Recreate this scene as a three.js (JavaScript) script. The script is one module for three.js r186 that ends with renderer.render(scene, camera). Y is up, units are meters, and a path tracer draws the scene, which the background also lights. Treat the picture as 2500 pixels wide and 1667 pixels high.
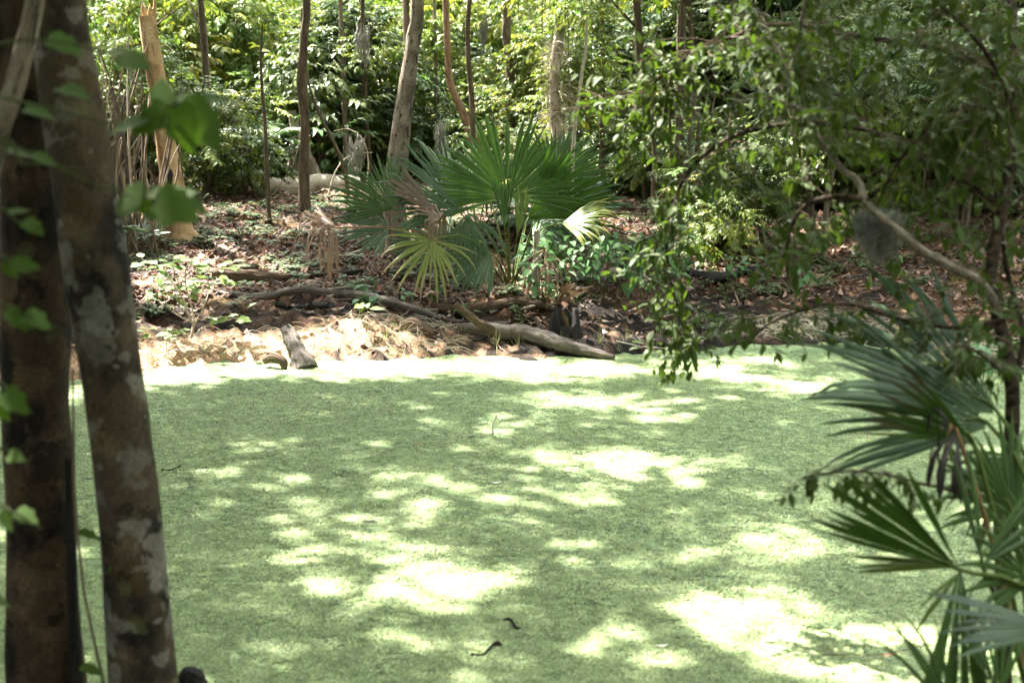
import * as THREE from 'three';
import { createNoise2D, createNoise3D } from 'simplex-noise';

// ---------------------------------------------------------------- camera, sky, sun, exposure
const scene = new THREE.Scene();
const camera = new THREE.PerspectiveCamera(27.0, 1024 / 682, 0.1, 800);
const EYE = new THREE.Vector3(0, 2.2, 0), PITCH = 0.1620;
camera.position.copy(EYE);
camera.rotation.set(-PITCH, 0, 0);
camera.focus = 13.2;
camera.userData.fStop = 2.8;
scene.add(camera);

const SUN = new THREE.Vector3(-0.40, 0.85, -0.34).normalize();   // towards the sun: high, ahead and to the left
// hazy summer sky: pale blue overhead, whiter toward the horizon and round the sun
{
  const W = 256, H = 128, d = new Float32Array(W * H * 4);
  for (let j = 0; j < H; j++) for (let i = 0; i < W; i++) {
    const el = ((j + 0.5) / H - 0.5) * Math.PI, az = ((i + 0.5) / W - 0.5) * 2 * Math.PI, y = Math.sin(el), c = Math.cos(el);
    const g = Math.max(0, Math.cos(az) * c * SUN.x + y * SUN.y + Math.sin(az) * c * SUN.z), h = Math.pow(1 - Math.max(0, y), 2.2), glow = 0.35 * g ** 8 + 0.9 * g ** 60, o = (j * W + i) * 4;
    d[o] = 0.76 + 0.16 * h + glow; d[o + 1] = 0.80 + 0.12 * h + glow * 0.98; d[o + 2] = 0.82 + 0.08 * h + glow * 0.92; d[o + 3] = 1;
  }
  const t = new THREE.DataTexture(d, W, H, THREE.RGBAFormat, THREE.FloatType);
  t.mapping = THREE.EquirectangularReflectionMapping; t.magFilter = t.minFilter = THREE.LinearFilter; t.needsUpdate = true;
  scene.background = t; scene.environment = t;
}
const sun = new THREE.DirectionalLight(new THREE.Color(1, 0.95, 0.86), 3.5);
sun.name = 'sun';
sun.position.copy(SUN).multiplyScalar(60).add(new THREE.Vector3(0, 0, -14));
sun.target.position.set(0, 0, -14);
sun.castShadow = true;
sun.shadow.camera.left = -30; sun.shadow.camera.right = 30; sun.shadow.camera.top = 40; sun.shadow.camera.bottom = -30;
sun.shadow.camera.near = 1; sun.shadow.camera.far = 160; sun.shadow.mapSize.set(4096, 4096);
sun.shadow.radius = 1.6;
scene.add(sun, sun.target);
const renderer = new THREE.WebGLRenderer({ antialias: true });
renderer.toneMapping = THREE.LinearToneMapping;
renderer.toneMappingExposure = 14.5;
renderer.shadowMap.enabled = true;

// ---------------------------------------------------------------- helpers
const V = (x, y, z) => new THREE.Vector3(x, y, z);
function RNG(s) { let a = s >>> 0; return () => { a = (a + 0x6d2b79f5) | 0; let t = Math.imul(a ^ (a >>> 15), 1 | a); t = (t + Math.imul(t ^ (t >>> 7), 61 | t)) ^ t; return ((t ^ (t >>> 14)) >>> 0) / 4294967296; }; }
const rnd = RNG(7), R = (a, b) => a + (b - a) * rnd(), pick = (a) => a[Math.floor(rnd() * a.length)];
const n2 = createNoise2D(RNG(11)), n3 = createNoise3D(RNG(12));
const clamp = (x, a = 0, b = 1) => Math.min(b, Math.max(a, x)), lerp = (a, b, t) => a + (b - a) * t;
const sstep = (a, b, x) => { const t = clamp((x - a) / (b - a)); return t * t * (3 - 2 * t); };
const curve1 = (tab, x) => { if (x <= tab[0][0]) return tab[0][1]; for (let i = 1; i < tab.length; i++) if (x <= tab[i][0]) { const [a, p] = tab[i - 1], [b, q] = tab[i]; return lerp(p, q, (x - a) / (b - a)); } return tab[tab.length - 1][1]; };
const used = new Map();
function numbered(n) { const k = used.get(n) || 0; used.set(n, k + 1); return k ? n + '_' + String(k).padStart(3, '0') : n; }
function shadowed(o) { o.castShadow = true; o.receiveShadow = true; return o; }
function part(name, geo, mat, parent, label) { const m = shadowed(new THREE.Mesh(geo, mat)); m.name = name; if (label) m.userData.label = label; parent.add(m); return m; }
function thing(name, label, category, pos = V(0, 0, 0), group) { const o = new THREE.Group(); o.name = numbered(name); o.position.copy(pos); o.userData = { label, category }; if (group) o.userData.group = group; scene.add(o); return o; }
function single(name, geo, mat, label, category, pos = V(0, 0, 0), group) { const m = shadowed(new THREE.Mesh(geo, mat)); m.name = numbered(name); m.position.copy(pos); m.userData = { label, category }; if (group) m.userData.group = group; scene.add(m); return m; }
function structure(name, geo, mat, label, category) { const m = shadowed(new THREE.Mesh(geo, mat)); m.name = name; m.userData = { kind: 'structure', label, category }; scene.add(m); return m; }
function swarm(name, geo, mat, mats, cols, parent) { const m = shadowed(new THREE.InstancedMesh(geo, mat, mats.length)); m.name = name; mats.forEach((x, i) => m.setMatrixAt(i, x)); if (cols) cols.forEach((c, i) => m.setColorAt(i, c)); m.userData.kind = 'stuff'; parent.add(m); return m; }
function copyOf(o, pos, turn, scale, label, group) { const c = o.clone(); c.name = numbered(o.name.replace(/_\d{3}$/, '')); c.position.copy(pos); c.rotation.set(0, turn, 0); c.scale.setScalar(scale); c.userData = { ...o.userData, label, group }; scene.add(c); return c; }
const rgb = (r, g, b) => new THREE.Color().setRGB(r, g, b);
// A bearing taken from the photograph (2500 x 1667) laid off at a horizontal distance from the tripod, in metres.
const FPX = 833.5 / Math.tan((13.5 * Math.PI) / 180), cP = Math.cos(PITCH), sP = Math.sin(PITCH);
function spot(u, v, d) { const x = (u - 1250) / FPX, y = -(v - 833.5) / FPX, t = d / (cP + y * sP); return V(x * t, EYE.y + t * (y * cP - sP), -d); }
const px = (n, d) => (n * d) / FPX;

// triangle builder
class MB {
  constructor() { this.p = []; this.i = []; this.t = []; this.c = []; }
  v(p, u = 0, w = 0, c) { this.p.push(p.x, p.y, p.z); this.t.push(u, w); if (c) this.c.push(c.r, c.g, c.b); return this.p.length / 3 - 1; }
  f(a, b, c) { this.i.push(a, b, c); }
  add(g) { const o = this.p.length / 3; for (const x of g.attributes.position.array) this.p.push(x); for (const x of g.attributes.uv.array) this.t.push(x); for (const x of g.index.array) this.i.push(x + o); return this; }
  build() {
    const g = new THREE.BufferGeometry();
    g.setAttribute('position', new THREE.Float32BufferAttribute(this.p, 3));
    g.setAttribute('uv', new THREE.Float32BufferAttribute(this.t, 2));
    if (this.c.length === this.p.length) g.setAttribute('color', new THREE.Float32BufferAttribute(this.c, 3));
    g.setIndex(this.i); g.computeVertexNormals(); return g;
  }
}
// tapered round limb through control points
function limb(cps, rads, { n = 14, seg = 8, wob = 0, freq = 6, ku = 1, kv = 1, seed = 0, cap = true, flare = 0 } = {}) {
  const cv = new THREE.CatmullRomCurve3(cps, false, 'catmullrom', 0.5), m = cps.length - 1, mb = new MB();
  let side = null, prev = null, len = 0;
  for (let k = 0; k <= n; k++) {
    const t = k / n, p = cv.getPoint(t), tan = cv.getTangent(t), x = Math.min(t * m, m - 1e-6), j = Math.floor(x), r = lerp(rads[j], rads[Math.min(j + 1, m)], x - j);
    if (!side) { side = Math.abs(tan.y) > 0.9 ? V(1, 0, 0) : V(0, 1, 0); }
    side = side.clone().addScaledVector(tan, -side.dot(tan)).normalize();
    const up = tan.clone().cross(side);
    if (prev) len += p.distanceTo(prev);
    prev = p;
    for (let s = 0; s <= seg; s++) {
      const a = (s % seg) / seg * Math.PI * 2, ca = Math.cos(a), sa = Math.sin(a);
      let rr = r * (1 + wob * n3(ca * 1.2 + seed, sa * 1.2 + seed * 0.7, len * freq));
      if (flare) rr *= 1 + flare * Math.exp(-len / 0.25) * (0.6 + 0.5 * Math.cos(a * 5 + seed));
      mb.v(p.clone().addScaledVector(side, ca * rr).addScaledVector(up, sa * rr), (s / seg) * ku, len * kv);
    }
  }
  for (let k = 0; k < n; k++) for (let s = 0; s < seg; s++) { const a = k * (seg + 1) + s, b = a + seg + 1; mb.f(a, a + 1, b); mb.f(a + 1, b + 1, b); }
  if (cap) for (const [k, flip] of [[0, 1], [n, 0]]) {
    const c = mb.v(cv.getPoint(k / n), 0.5, 0.5), o = k * (seg + 1);
    const ring = []; for (let s = 0; s < seg; s++) ring.push(mb.v(V(mb.p[(o + s) * 3], mb.p[(o + s) * 3 + 1], mb.p[(o + s) * 3 + 2]), 0.5 + 0.3 * Math.cos(s), 0.5 + 0.3 * Math.sin(s)));
    for (let s = 0; s < seg; s++) flip ? mb.f(c, ring[(s + 1) % seg], ring[s]) : mb.f(c, ring[s], ring[(s + 1) % seg]);
  }
  const g = mb.build();
  // join the seam's normals
  const N = g.attributes.normal; for (let k = 0; k <= n; k++) { const a = k * (seg + 1), b = a + seg; const q = V(N.getX(a) + N.getX(b), N.getY(a) + N.getY(b), N.getZ(a) + N.getZ(b)).normalize(); N.setXYZ(a, q.x, q.y, q.z); N.setXYZ(b, q.x, q.y, q.z); }
  return g;
}
// one simple leaf: folded along the midrib, bent along its length. rows: [t, half width] pairs
const OVATE = [[0.22, 0.36], [0.5, 0.5], [0.78, 0.3]], LANCE = [[0.3, 0.42], [0.65, 0.4]], DIAMOND = [[0.45, 0.5]];
const LOBED = [[-0.1, 0.26], [0.06, 0.52], [0.2, 0.5], [0.3, 0.44], [0.46, 0.52], [0.58, 0.4], [0.66, 0.28], [0.84, 0.2]], HEART = [[-0.06, 0.3], [0.12, 0.5], [0.35, 0.52], [0.65, 0.32], [0.85, 0.14]];
function leaf(mb, o, dir, up, L, W, rows = DIAMOND, fold = 0.25, bend = 0.2, col) {
  const d = dir.clone().normalize(), s = d.clone().cross(up).normalize(), n = s.clone().cross(d).normalize();
  const at = (t, w) => o.clone().addScaledVector(d, t * L).addScaledVector(s, w * W).addScaledVector(n, Math.abs(w) * W * fold * 2 - bend * L * t * t);
  let a = mb.v(at(0, 0), 0.5, 0, col), l = a, r = a;
  for (const [t, w] of rows) {
    const m = mb.v(at(t, 0), 0.5, t, col), l2 = mb.v(at(t, -w), 0.5 - w, t, col), r2 = mb.v(at(t, w), 0.5 + w, t, col);
    if (l === a) { mb.f(a, m, l2); mb.f(a, r2, m); } else { mb.f(a, l2, l); mb.f(a, m, l2); mb.f(a, r2, m); mb.f(a, r, r2); }
    a = m; l = l2; r = r2;
  }
  const e = mb.v(at(1, 0), 0.5, 1, col); mb.f(a, e, l); mb.f(a, r, e);
}
const dirOf = (az, el) => V(Math.cos(el) * Math.sin(az), Math.sin(el), Math.cos(el) * Math.cos(az));
const anyDir = (f = rnd) => { const y = f() * 2 - 1, a = f() * Math.PI * 2, s = Math.sqrt(1 - y * y); return V(s * Math.cos(a), y, s * Math.sin(a)); };
function poseM(p, turn, tiltX, tiltZ, s) { return new THREE.Matrix4().compose(p, new THREE.Quaternion().setFromEuler(new THREE.Euler(tiltX, turn, tiltZ, 'YXZ')), V(s, s, s)); }

// ---------------------------------------------------------------- procedural textures (repeating) and materials
function lattice(seed, P) { const f = RNG(seed), a = new Float32Array(P * P); for (let i = 0; i < a.length; i++) a[i] = f(); return a; }
function tileNoise(seed, P) { const a = lattice(seed, P); return (x, y) => { x = ((x % 1) + 1) % 1 * P; y = ((y % 1) + 1) % 1 * P; const i = Math.floor(x), j = Math.floor(y), u = x - i, v = y - j, s = u * u * (3 - 2 * u), t = v * v * (3 - 2 * v), I = i % P, J = j % P, I1 = (I + 1) % P, J1 = (J + 1) % P; return lerp(lerp(a[J * P + I], a[J * P + I1], s), lerp(a[J1 * P + I], a[J1 * P + I1], s), t); }; }
function tileFbm(seed, P, oct) { const L = []; for (let k = 0; k < oct; k++) L.push(tileNoise(seed + k * 17, P << k)); let tot = 0; for (let k = 0; k < oct; k++) tot += 0.5 ** k; return (x, y) => { let s = 0; for (let k = 0; k < oct; k++) s += L[k](x, y) * 0.5 ** k; return s / tot; }; }
function texture(w, h, fn, srgb) {
  const d = new Uint8Array(w * h * 4), o = [0, 0, 0];
  for (let y = 0; y < h; y++) for (let x = 0; x < w; x++) { fn(x / w, y / h, o, x, y); const i = (y * w + x) * 4; for (let c = 0; c < 3; c++) { const q = clamp(o[c]); d[i + c] = 255 * (srgb ? (q <= 0.0031308 ? 12.92 * q : 1.055 * q ** (1 / 2.4) - 0.055) : q); } d[i + 3] = 255; }
  const t = new THREE.DataTexture(d, w, h); t.wrapS = t.wrapT = THREE.RepeatWrapping; t.magFilter = THREE.LinearFilter; t.minFilter = THREE.LinearMipmapLinearFilter; t.generateMipmaps = true; if (srgb) t.colorSpace = THREE.SRGBColorSpace; t.needsUpdate = true; return t;
}
const mix3 = (o, c, t) => { for (let k = 0; k < 3; k++) o[k] = lerp(o[k], c[k], t); };
// bark: one tile = 1 circumference x 1 unit of v
function barkMaps(seed, w, h, base, dark, light, { ridge = 6, lichen = 0, ochre = 0, vert = 3, bump = 0.006, lichenCol = [0.24, 0.25, 0.21] } = {}) {
  const a = tileFbm(seed, 4, 5), b = tileFbm(seed + 40, 3, 4), c = tileNoise(seed + 60, 64), l1 = tileFbm(seed + 80, 7, 5), l2 = tileFbm(seed + 99, 11, 5), hgt = new Float32Array(w * h);
  const map = texture(w, h, (u, v, o, x, y) => {
    const fis = Math.abs(Math.sin((u * ridge + 1.3 * a(u, v * 0.5) * vert + 0.2 * b(u, v)) * Math.PI)), g = a(u, v), f = c(u, v), cr = clamp((0.35 - fis) * 2.4);
    o[0] = base[0]; o[1] = base[1]; o[2] = base[2];
    mix3(o, light, clamp((g - 0.5) * 3) * 0.7); mix3(o, dark, clamp((0.5 - b(u, v)) * 4) * 0.8); mix3(o, dark, cr * 0.85);
    for (let k = 0; k < 3; k++) o[k] *= 0.75 + 0.5 * f;
    let hh = fis * 0.6 + g * 0.4;
    if (ochre) { const q = sstep(0.54, 0.66, l2(u + 0.31, v * 0.7 + 0.17)); mix3(o, [0.07, 0.046, 0.018], q * ochre * (0.5 + 0.5 * f)); }
    if (lichen) { const q = sstep(0.66, 0.72, l1(u, v) + 0.1 * (f - 0.5)); mix3(o, lichenCol, q * lichen * (0.7 + 0.3 * f)); hh += q * 0.3; const q2 = sstep(0.64, 0.66, l1(u + 0.5, v + 0.43)); mix3(o, [0.06, 0.064, 0.026], q2 * lichen * 0.8); const q3 = sstep(0.66, 0.69, l2(u, v)); mix3(o, [0.012, 0.011, 0.01], q3 * 0.85); }
    hgt[y * w + x] = hh + 0.15 * f;
  }, true);
  const bm = texture(w, h, (u, v, o, x, y) => { o[0] = o[1] = o[2] = clamp(hgt[y * w + x] * 0.7); });
  return { map, bumpMap: bm, bumpScale: bump };
}
// bark blotched with round crusts of lichen; one tile = 0.6 m round x 2 m up
function blotchedBark(seed, w, h, base, dark, light, kinds, bump) {
  const f = RNG(seed), a = tileFbm(seed, 6, 5), b = tileFbm(seed + 40, 5, 5), c = tileNoise(seed + 60, 96), e = tileFbm(seed + 70, 18, 4), list = [], hgt = new Float32Array(w * h), cell = 16, grid = Array.from({ length: cell * cell * 4 }, () => []);
  for (const k of kinds) for (let i = 0; i < k.n; i++) { const B = { u: f(), v: f(), r: lerp(k.r[0], k.r[1], f() ** 2), s: 0.7 + 0.8 * f(), col: ((q) => k.col.map((x) => x * q))(0.75 + 0.5 * f()), al: k.al }; list.push(B); }
  const map = texture(w, h, (u, v, o, x, y) => {
    const g = a(u, v * 3), q = b(u, v * 2), n = c(u, v * 3), p = e(u, v * 3);
    o[0] = base[0]; o[1] = base[1]; o[2] = base[2]; mix3(o, light, clamp((g - 0.48) * 3.4) * 0.8); mix3(o, dark, clamp((0.52 - q) * 5) * 0.9);
    let hh = 0.5 * g + 0.3 * p;
    for (const B of list) { let du = Math.abs(u - B.u); du = Math.min(du, 1 - du) * 0.6; let dv = Math.abs(v - B.v); dv = Math.min(dv, 1 - dv) * 2 * B.s; const d = Math.hypot(du, dv); if (d > B.r * 2.2) continue; const t = (1 - sstep(0.7, 1.0, d / B.r + (p - 0.5) * 2.2 + (q - 0.5) * 1.6 + (n - 0.5) * 0.5)) * (0.55 + 0.45 * g); if (t > 0) { mix3(o, B.col, t * B.al); hh += 0.12 * t; } }
    for (let k = 0; k < 3; k++) o[k] *= 0.7 + 0.6 * n;
    hgt[y * w + x] = hh + 0.2 * n;
  }, true);
  return { map, bumpMap: texture(w, h, (u, v, o, x, y) => { o[0] = o[1] = o[2] = clamp(hgt[y * w + x] * 0.8); }), bumpScale: bump };
}
const std = (o) => new THREE.MeshPhysicalMaterial({ roughness: 0.9, specularIntensity: 0.35, ...o });
const phys = (o) => new THREE.MeshPhysicalMaterial({ side: THREE.DoubleSide, thickness: 0, ...o });
const M = {};
M.lichenBark = std(blotchedBark(101, 512, 1536, [0.06, 0.046, 0.03], [0.01, 0.009, 0.007], [0.13, 0.1, 0.06], [{ n: 26, r: [0.03, 0.09], col: [0.075, 0.05, 0.02], al: 0.8 }, { n: 60, r: [0.012, 0.07], col: [0.008, 0.0075, 0.006], al: 0.85 }, { n: 22, r: [0.015, 0.05], col: [0.075, 0.08, 0.034], al: 0.85 }, { n: 70, r: [0.012, 0.085], col: [0.17, 0.16, 0.135], al: 0.75 }, { n: 40, r: [0.005, 0.018], col: [0.19, 0.18, 0.15], al: 0.9 }], 0.004));
M.darkBark = std(blotchedBark(151, 512, 1536, [0.045, 0.032, 0.02], [0.007, 0.006, 0.005], [0.11, 0.074, 0.042], [{ n: 26, r: [0.03, 0.1], col: [0.065, 0.042, 0.018], al: 0.75 }, { n: 46, r: [0.015, 0.07], col: [0.006, 0.0055, 0.005], al: 0.9 }, { n: 10, r: [0.015, 0.04], col: [0.06, 0.06, 0.03], al: 0.8 }, { n: 24, r: [0.004, 0.012], col: [0.14, 0.13, 0.1], al: 0.8 }], 0.006));
M.greyBark = std(barkMaps(201, 512, 1024, [0.2, 0.165, 0.125], [0.06, 0.048, 0.036], [0.33, 0.29, 0.23], { ridge: 5, vert: 2.5, lichen: 0.3, bump: 0.006, lichenCol: [0.3, 0.33, 0.27] }));
M.brownBark = std(barkMaps(251, 512, 1024, [0.105, 0.078, 0.055], [0.03, 0.023, 0.018], [0.19, 0.15, 0.11], { ridge: 6, vert: 2, bump: 0.008 }));
M.redBark = std(barkMaps(261, 512, 512, [0.24, 0.15, 0.1], [0.08, 0.05, 0.035], [0.36, 0.25, 0.18], { ridge: 4, vert: 2, bump: 0.006 }));
M.snagWood = std(barkMaps(301, 512, 1024, [0.46, 0.31, 0.17], [0.2, 0.11, 0.05], [0.58, 0.44, 0.28], { ridge: 3, vert: 1, bump: 0.004 }));
M.deadWood = std(barkMaps(351, 512, 512, [0.12, 0.1, 0.088], [0.028, 0.023, 0.02], [0.24, 0.21, 0.19], { ridge: 7, vert: 1.6, bump: 0.012 }));
M.paleWood = std(barkMaps(361, 512, 512, [0.42, 0.37, 0.31], [0.2, 0.16, 0.12], [0.52, 0.48, 0.42], { ridge: 5, vert: 1.5, bump: 0.006 }));
M.rotWood = std(barkMaps(401, 512, 512, [0.09, 0.06, 0.04], [0.02, 0.015, 0.012], [0.2, 0.14, 0.09], { ridge: 9, vert: 1.5, bump: 0.012 }));
M.charWood = std(barkMaps(451, 512, 512, [0.022, 0.02, 0.019], [0.008, 0.008, 0.008], [0.05, 0.045, 0.04], { ridge: 8, vert: 2, bump: 0.01 }));
M.redWood = std(barkMaps(471, 512, 512, [0.16, 0.07, 0.04], [0.06, 0.03, 0.018], [0.3, 0.18, 0.13], { ridge: 6, vert: 1.5, bump: 0.01 }));
M.twig = std({ color: rgb(0.16, 0.12, 0.085) });
M.greenTwig = std({ color: rgb(0.055, 0.07, 0.02), roughness: 0.7 });
M.paleTwig = std({ color: rgb(0.34, 0.29, 0.23) });
const leafMat = (r, g, b, tr = 0.42, coat = 0.25, rough = 0.9, extra = {}) => phys({ color: rgb(r, g, b), roughness: rough, transmission: tr, clearcoat: coat, clearcoatRoughness: 0.33, specularIntensity: 0.4, ...extra });
M.leafSun = leafMat(0.135, 0.2, 0.028, 0.48, 0.5);  // bright leaf green, raised so the thicket looks sunlit
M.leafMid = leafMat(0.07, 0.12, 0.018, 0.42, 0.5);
M.leafDark = leafMat(0.036, 0.072, 0.015, 0.36, 0.28);  // dark leaf green, also standing for shade between the bright shrubs
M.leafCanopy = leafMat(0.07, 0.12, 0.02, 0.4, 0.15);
M.leafNear = leafMat(0.052, 0.09, 0.007, 0.55, 0.16);
M.leafBroad = leafMat(0.055, 0.112, 0.006, 0.55, 0.06);
M.leafPale = leafMat(0.16, 0.24, 0.06, 0.4, 0.3);  // pale leaf; on the bright sapling it stands for strong sun
M.leafHerb = leafMat(0.085, 0.185, 0.06, 0.38, 0.35);
M.palm = leafMat(1, 1, 1, 0.3, 0.45, 0.85, { vertexColors: true, clearcoatRoughness: 0.3 });
M.palmStem = std({ color: rgb(0.07, 0.1, 0.018), roughness: 0.6 });
M.deadStem = std({ color: rgb(0.2, 0.12, 0.06), roughness: 0.8 });
M.litter = phys({ color: rgb(1, 1, 1), roughness: 0.95, transmission: 0.15 });
M.moss = phys({ color: rgb(0.27, 0.27, 0.235), roughness: 1, transmission: 0.3 });
M.straw = std({ color: rgb(0.58, 0.52, 0.42) });
M.grass = phys({ color: rgb(0.2, 0.24, 0.07), roughness: 0.85, transmission: 0.35 });
M.floatLeaf = phys({ color: rgb(0.3, 0.14, 0.08), roughness: 0.8, transmission: 0.1 });
M.floatDark = std({ color: rgb(0.025, 0.024, 0.018), roughness: 0.6 });
M.sprout = phys({ color: rgb(0.6, 0.62, 0.5), roughness: 0.6, transmission: 0.2 });

// ---------------------------------------------------------------- the lie of the land
const SHORE = [[-14, 3], [-10, 6], [-7.5, 9], [-6, 10.6], [-4.2, 11.2], [-3.4, 11.6], [-2.9, 12.15], [-1.6, 12.45], [-0.6, 12.55], [0.3, 12.5], [1.2, 12.7], [2.2, 13.2], [3, 13.3], [3.7, 12.9], [4.3, 11.6], [4.8, 9.8], [5.6, 7], [7, 4], [9, 2]];
const FARBANK = [[0, 0], [0.12, 0.035], [0.4, 0.08], [0.9, 0.15], [2.4, 0.36], [4.2, 0.53], [6.5, 0.8], [9.5, 0.92], [20, 1.05], [60, 1.5], [300, 2]], NEARBANK = [[0, 0], [0.4, 0.16], [1.5, 0.42], [4, 0.58], [12, 0.8], [300, 1]];
function land(x, z) {
  const D = -z, far = curve1(SHORE, x) + 0.16 * n2(x * 1.3, 3) + 0.1 * n2(x * 3.7, 8 + z * 0.8) + 0.05 * n2(x * 9, 5 + z * 2), near = 4.85 + 0.2 * n2(x * 0.9, 21) + (x > 1.2 ? 0.12 : 0);
  const b = 0.05 * n2(x * 0.7, z * 0.7) + 0.03 * n2(x * 2.1, z * 2.1) + 0.012 * n2(x * 7, z * 7);
  if (D > Math.max(far, near)) { const s = D - Math.max(far, near); let h = curve1(FARBANK, s) + b * sstep(0, 1.2, s) * (1 + 0.5 * sstep(6, 12, s)); h += (0.04 * n2(x * 5, z * 5) + 0.03 * n2(x * 13, z * 13)) * sstep(0, 0.15, s) * (1 - sstep(1.5, 3, s)); h += 0.15 * Math.exp(-(((x + 1.42) / 0.62) ** 2) - ((z + 12.95) / 0.28) ** 2); return h; }
  if (D < near || far < near) return curve1(NEARBANK, Math.max(0, near - D) + (far < near ? Math.min(2, near - far) : 0)) + b * sstep(0, 1, near - D);
  return -Math.min(0.5, 0.45 * Math.min(far - D, D - near));
}
function onLand(u, v) { let lo = 4; for (let d = 4.2; d < 70; d += 0.1) { const p = spot(u, v, d); if (p.y <= Math.max(0, land(p.x, p.z))) { const q = spot(u, v, d); q.y = Math.max(0, land(q.x, q.z)); return q; } lo = d; } return spot(u, v, 60); }
const foot = (x, z) => V(x, land(x, z), z);

{ // forest floor and pond bed, one sheet out to the horizon
  const NX = 300, NZ = 320, mb = new MB(), w1 = (a) => 11 * a + 210 * a ** 7, w2 = (a) => -14 + 15 * a + 230 * a ** 7, c = rgb(1, 1, 1);
  for (let j = 0; j <= NZ; j++) for (let i = 0; i <= NX; i++) {
    const x = w1((i / NX) * 2 - 1), z = w2(1 - (j / NZ) * 2), y = land(x, z), s = -z - curve1(SHORE, x);
    // mud by the water, leaf mould further up, with ragged patches of both, much paler along the left waterline
    const mud = 1 - sstep(1.1, 2.6, s + 0.9 * n2(x * 0.8, z * 0.9) + 0.4 * n2(x * 3, z * 3)), dry = sstep(0.25, 0.6, Math.exp(-(((x + 2.5) / 1.9) ** 2) - ((z + curve1(SHORE, x) + 0.3) / 0.5) ** 2) + 0.3 * n2(x * 3, z * 4) + 0.35 * n2(x * 9, z * 11) + 0.2 * n2(x * 23, z * 25));
    const moss = sstep(0.35, 0.6, n2(x * 0.55 + 5, z * 0.55)) * 0.6;
    c.setRGB(lerp(0.34, 0.05, mud), lerp(0.25, 0.052, mud), lerp(0.2, 0.056, mud));
    c.lerp(rgb(0.2, 0.24, 0.09), moss * (1 - mud)); c.lerp(rgb(1.35, 1.22, 1.08), dry);
    mb.v(V(x, y, z), x / 2.2, z / 2.2, c);
  }
  for (let j = 0; j < NZ; j++) for (let i = 0; i < NX; i++) { const a = j * (NX + 1) + i, b = a + NX + 1; mb.f(a, a + 1, b); mb.f(a + 1, b + 1, b); }
  const f1 = tileFbm(501, 8, 6), f2 = tileFbm(511, 64, 3), f3 = tileNoise(521, 128), f4 = tileNoise(523, 256);
  const hg = (u, v) => 0.35 * f1(u, v) + 0.45 * f2(u, v) + 0.2 * f3(u, v);
  const map = texture(1024, 1024, (u, v, o) => { const a = f2(u, v), b = f1(u, v), k = 0.55 + 0.9 * a; o[0] = 0.27 * k; o[1] = 0.19 * k; o[2] = 0.135 * k; mix3(o, [0.5, 0.32, 0.22], sstep(0.6, 0.72, f3(u, v)) * 0.7); mix3(o, [0.03, 0.025, 0.02], sstep(0.6, 0.75, f4(u, v)) * 0.6); mix3(o, [0.09, 0.06, 0.04], sstep(0.55, 0.7, b) * 0.5); }, true);
  const bump = texture(1024, 1024, (u, v, o) => { o[0] = o[1] = o[2] = hg(u, v); });
  structure('ground', mb.build(), std({ map, bumpMap: bump, bumpScale: 0.03, vertexColors: true, roughness: 0.95 }), 'brown leaf strewn forest floor and muddy bank around the pond', 'ground');
}
const POND = { x0: -11, x1: 7.2, z0: -13.9, z1: -3.4 };
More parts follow.
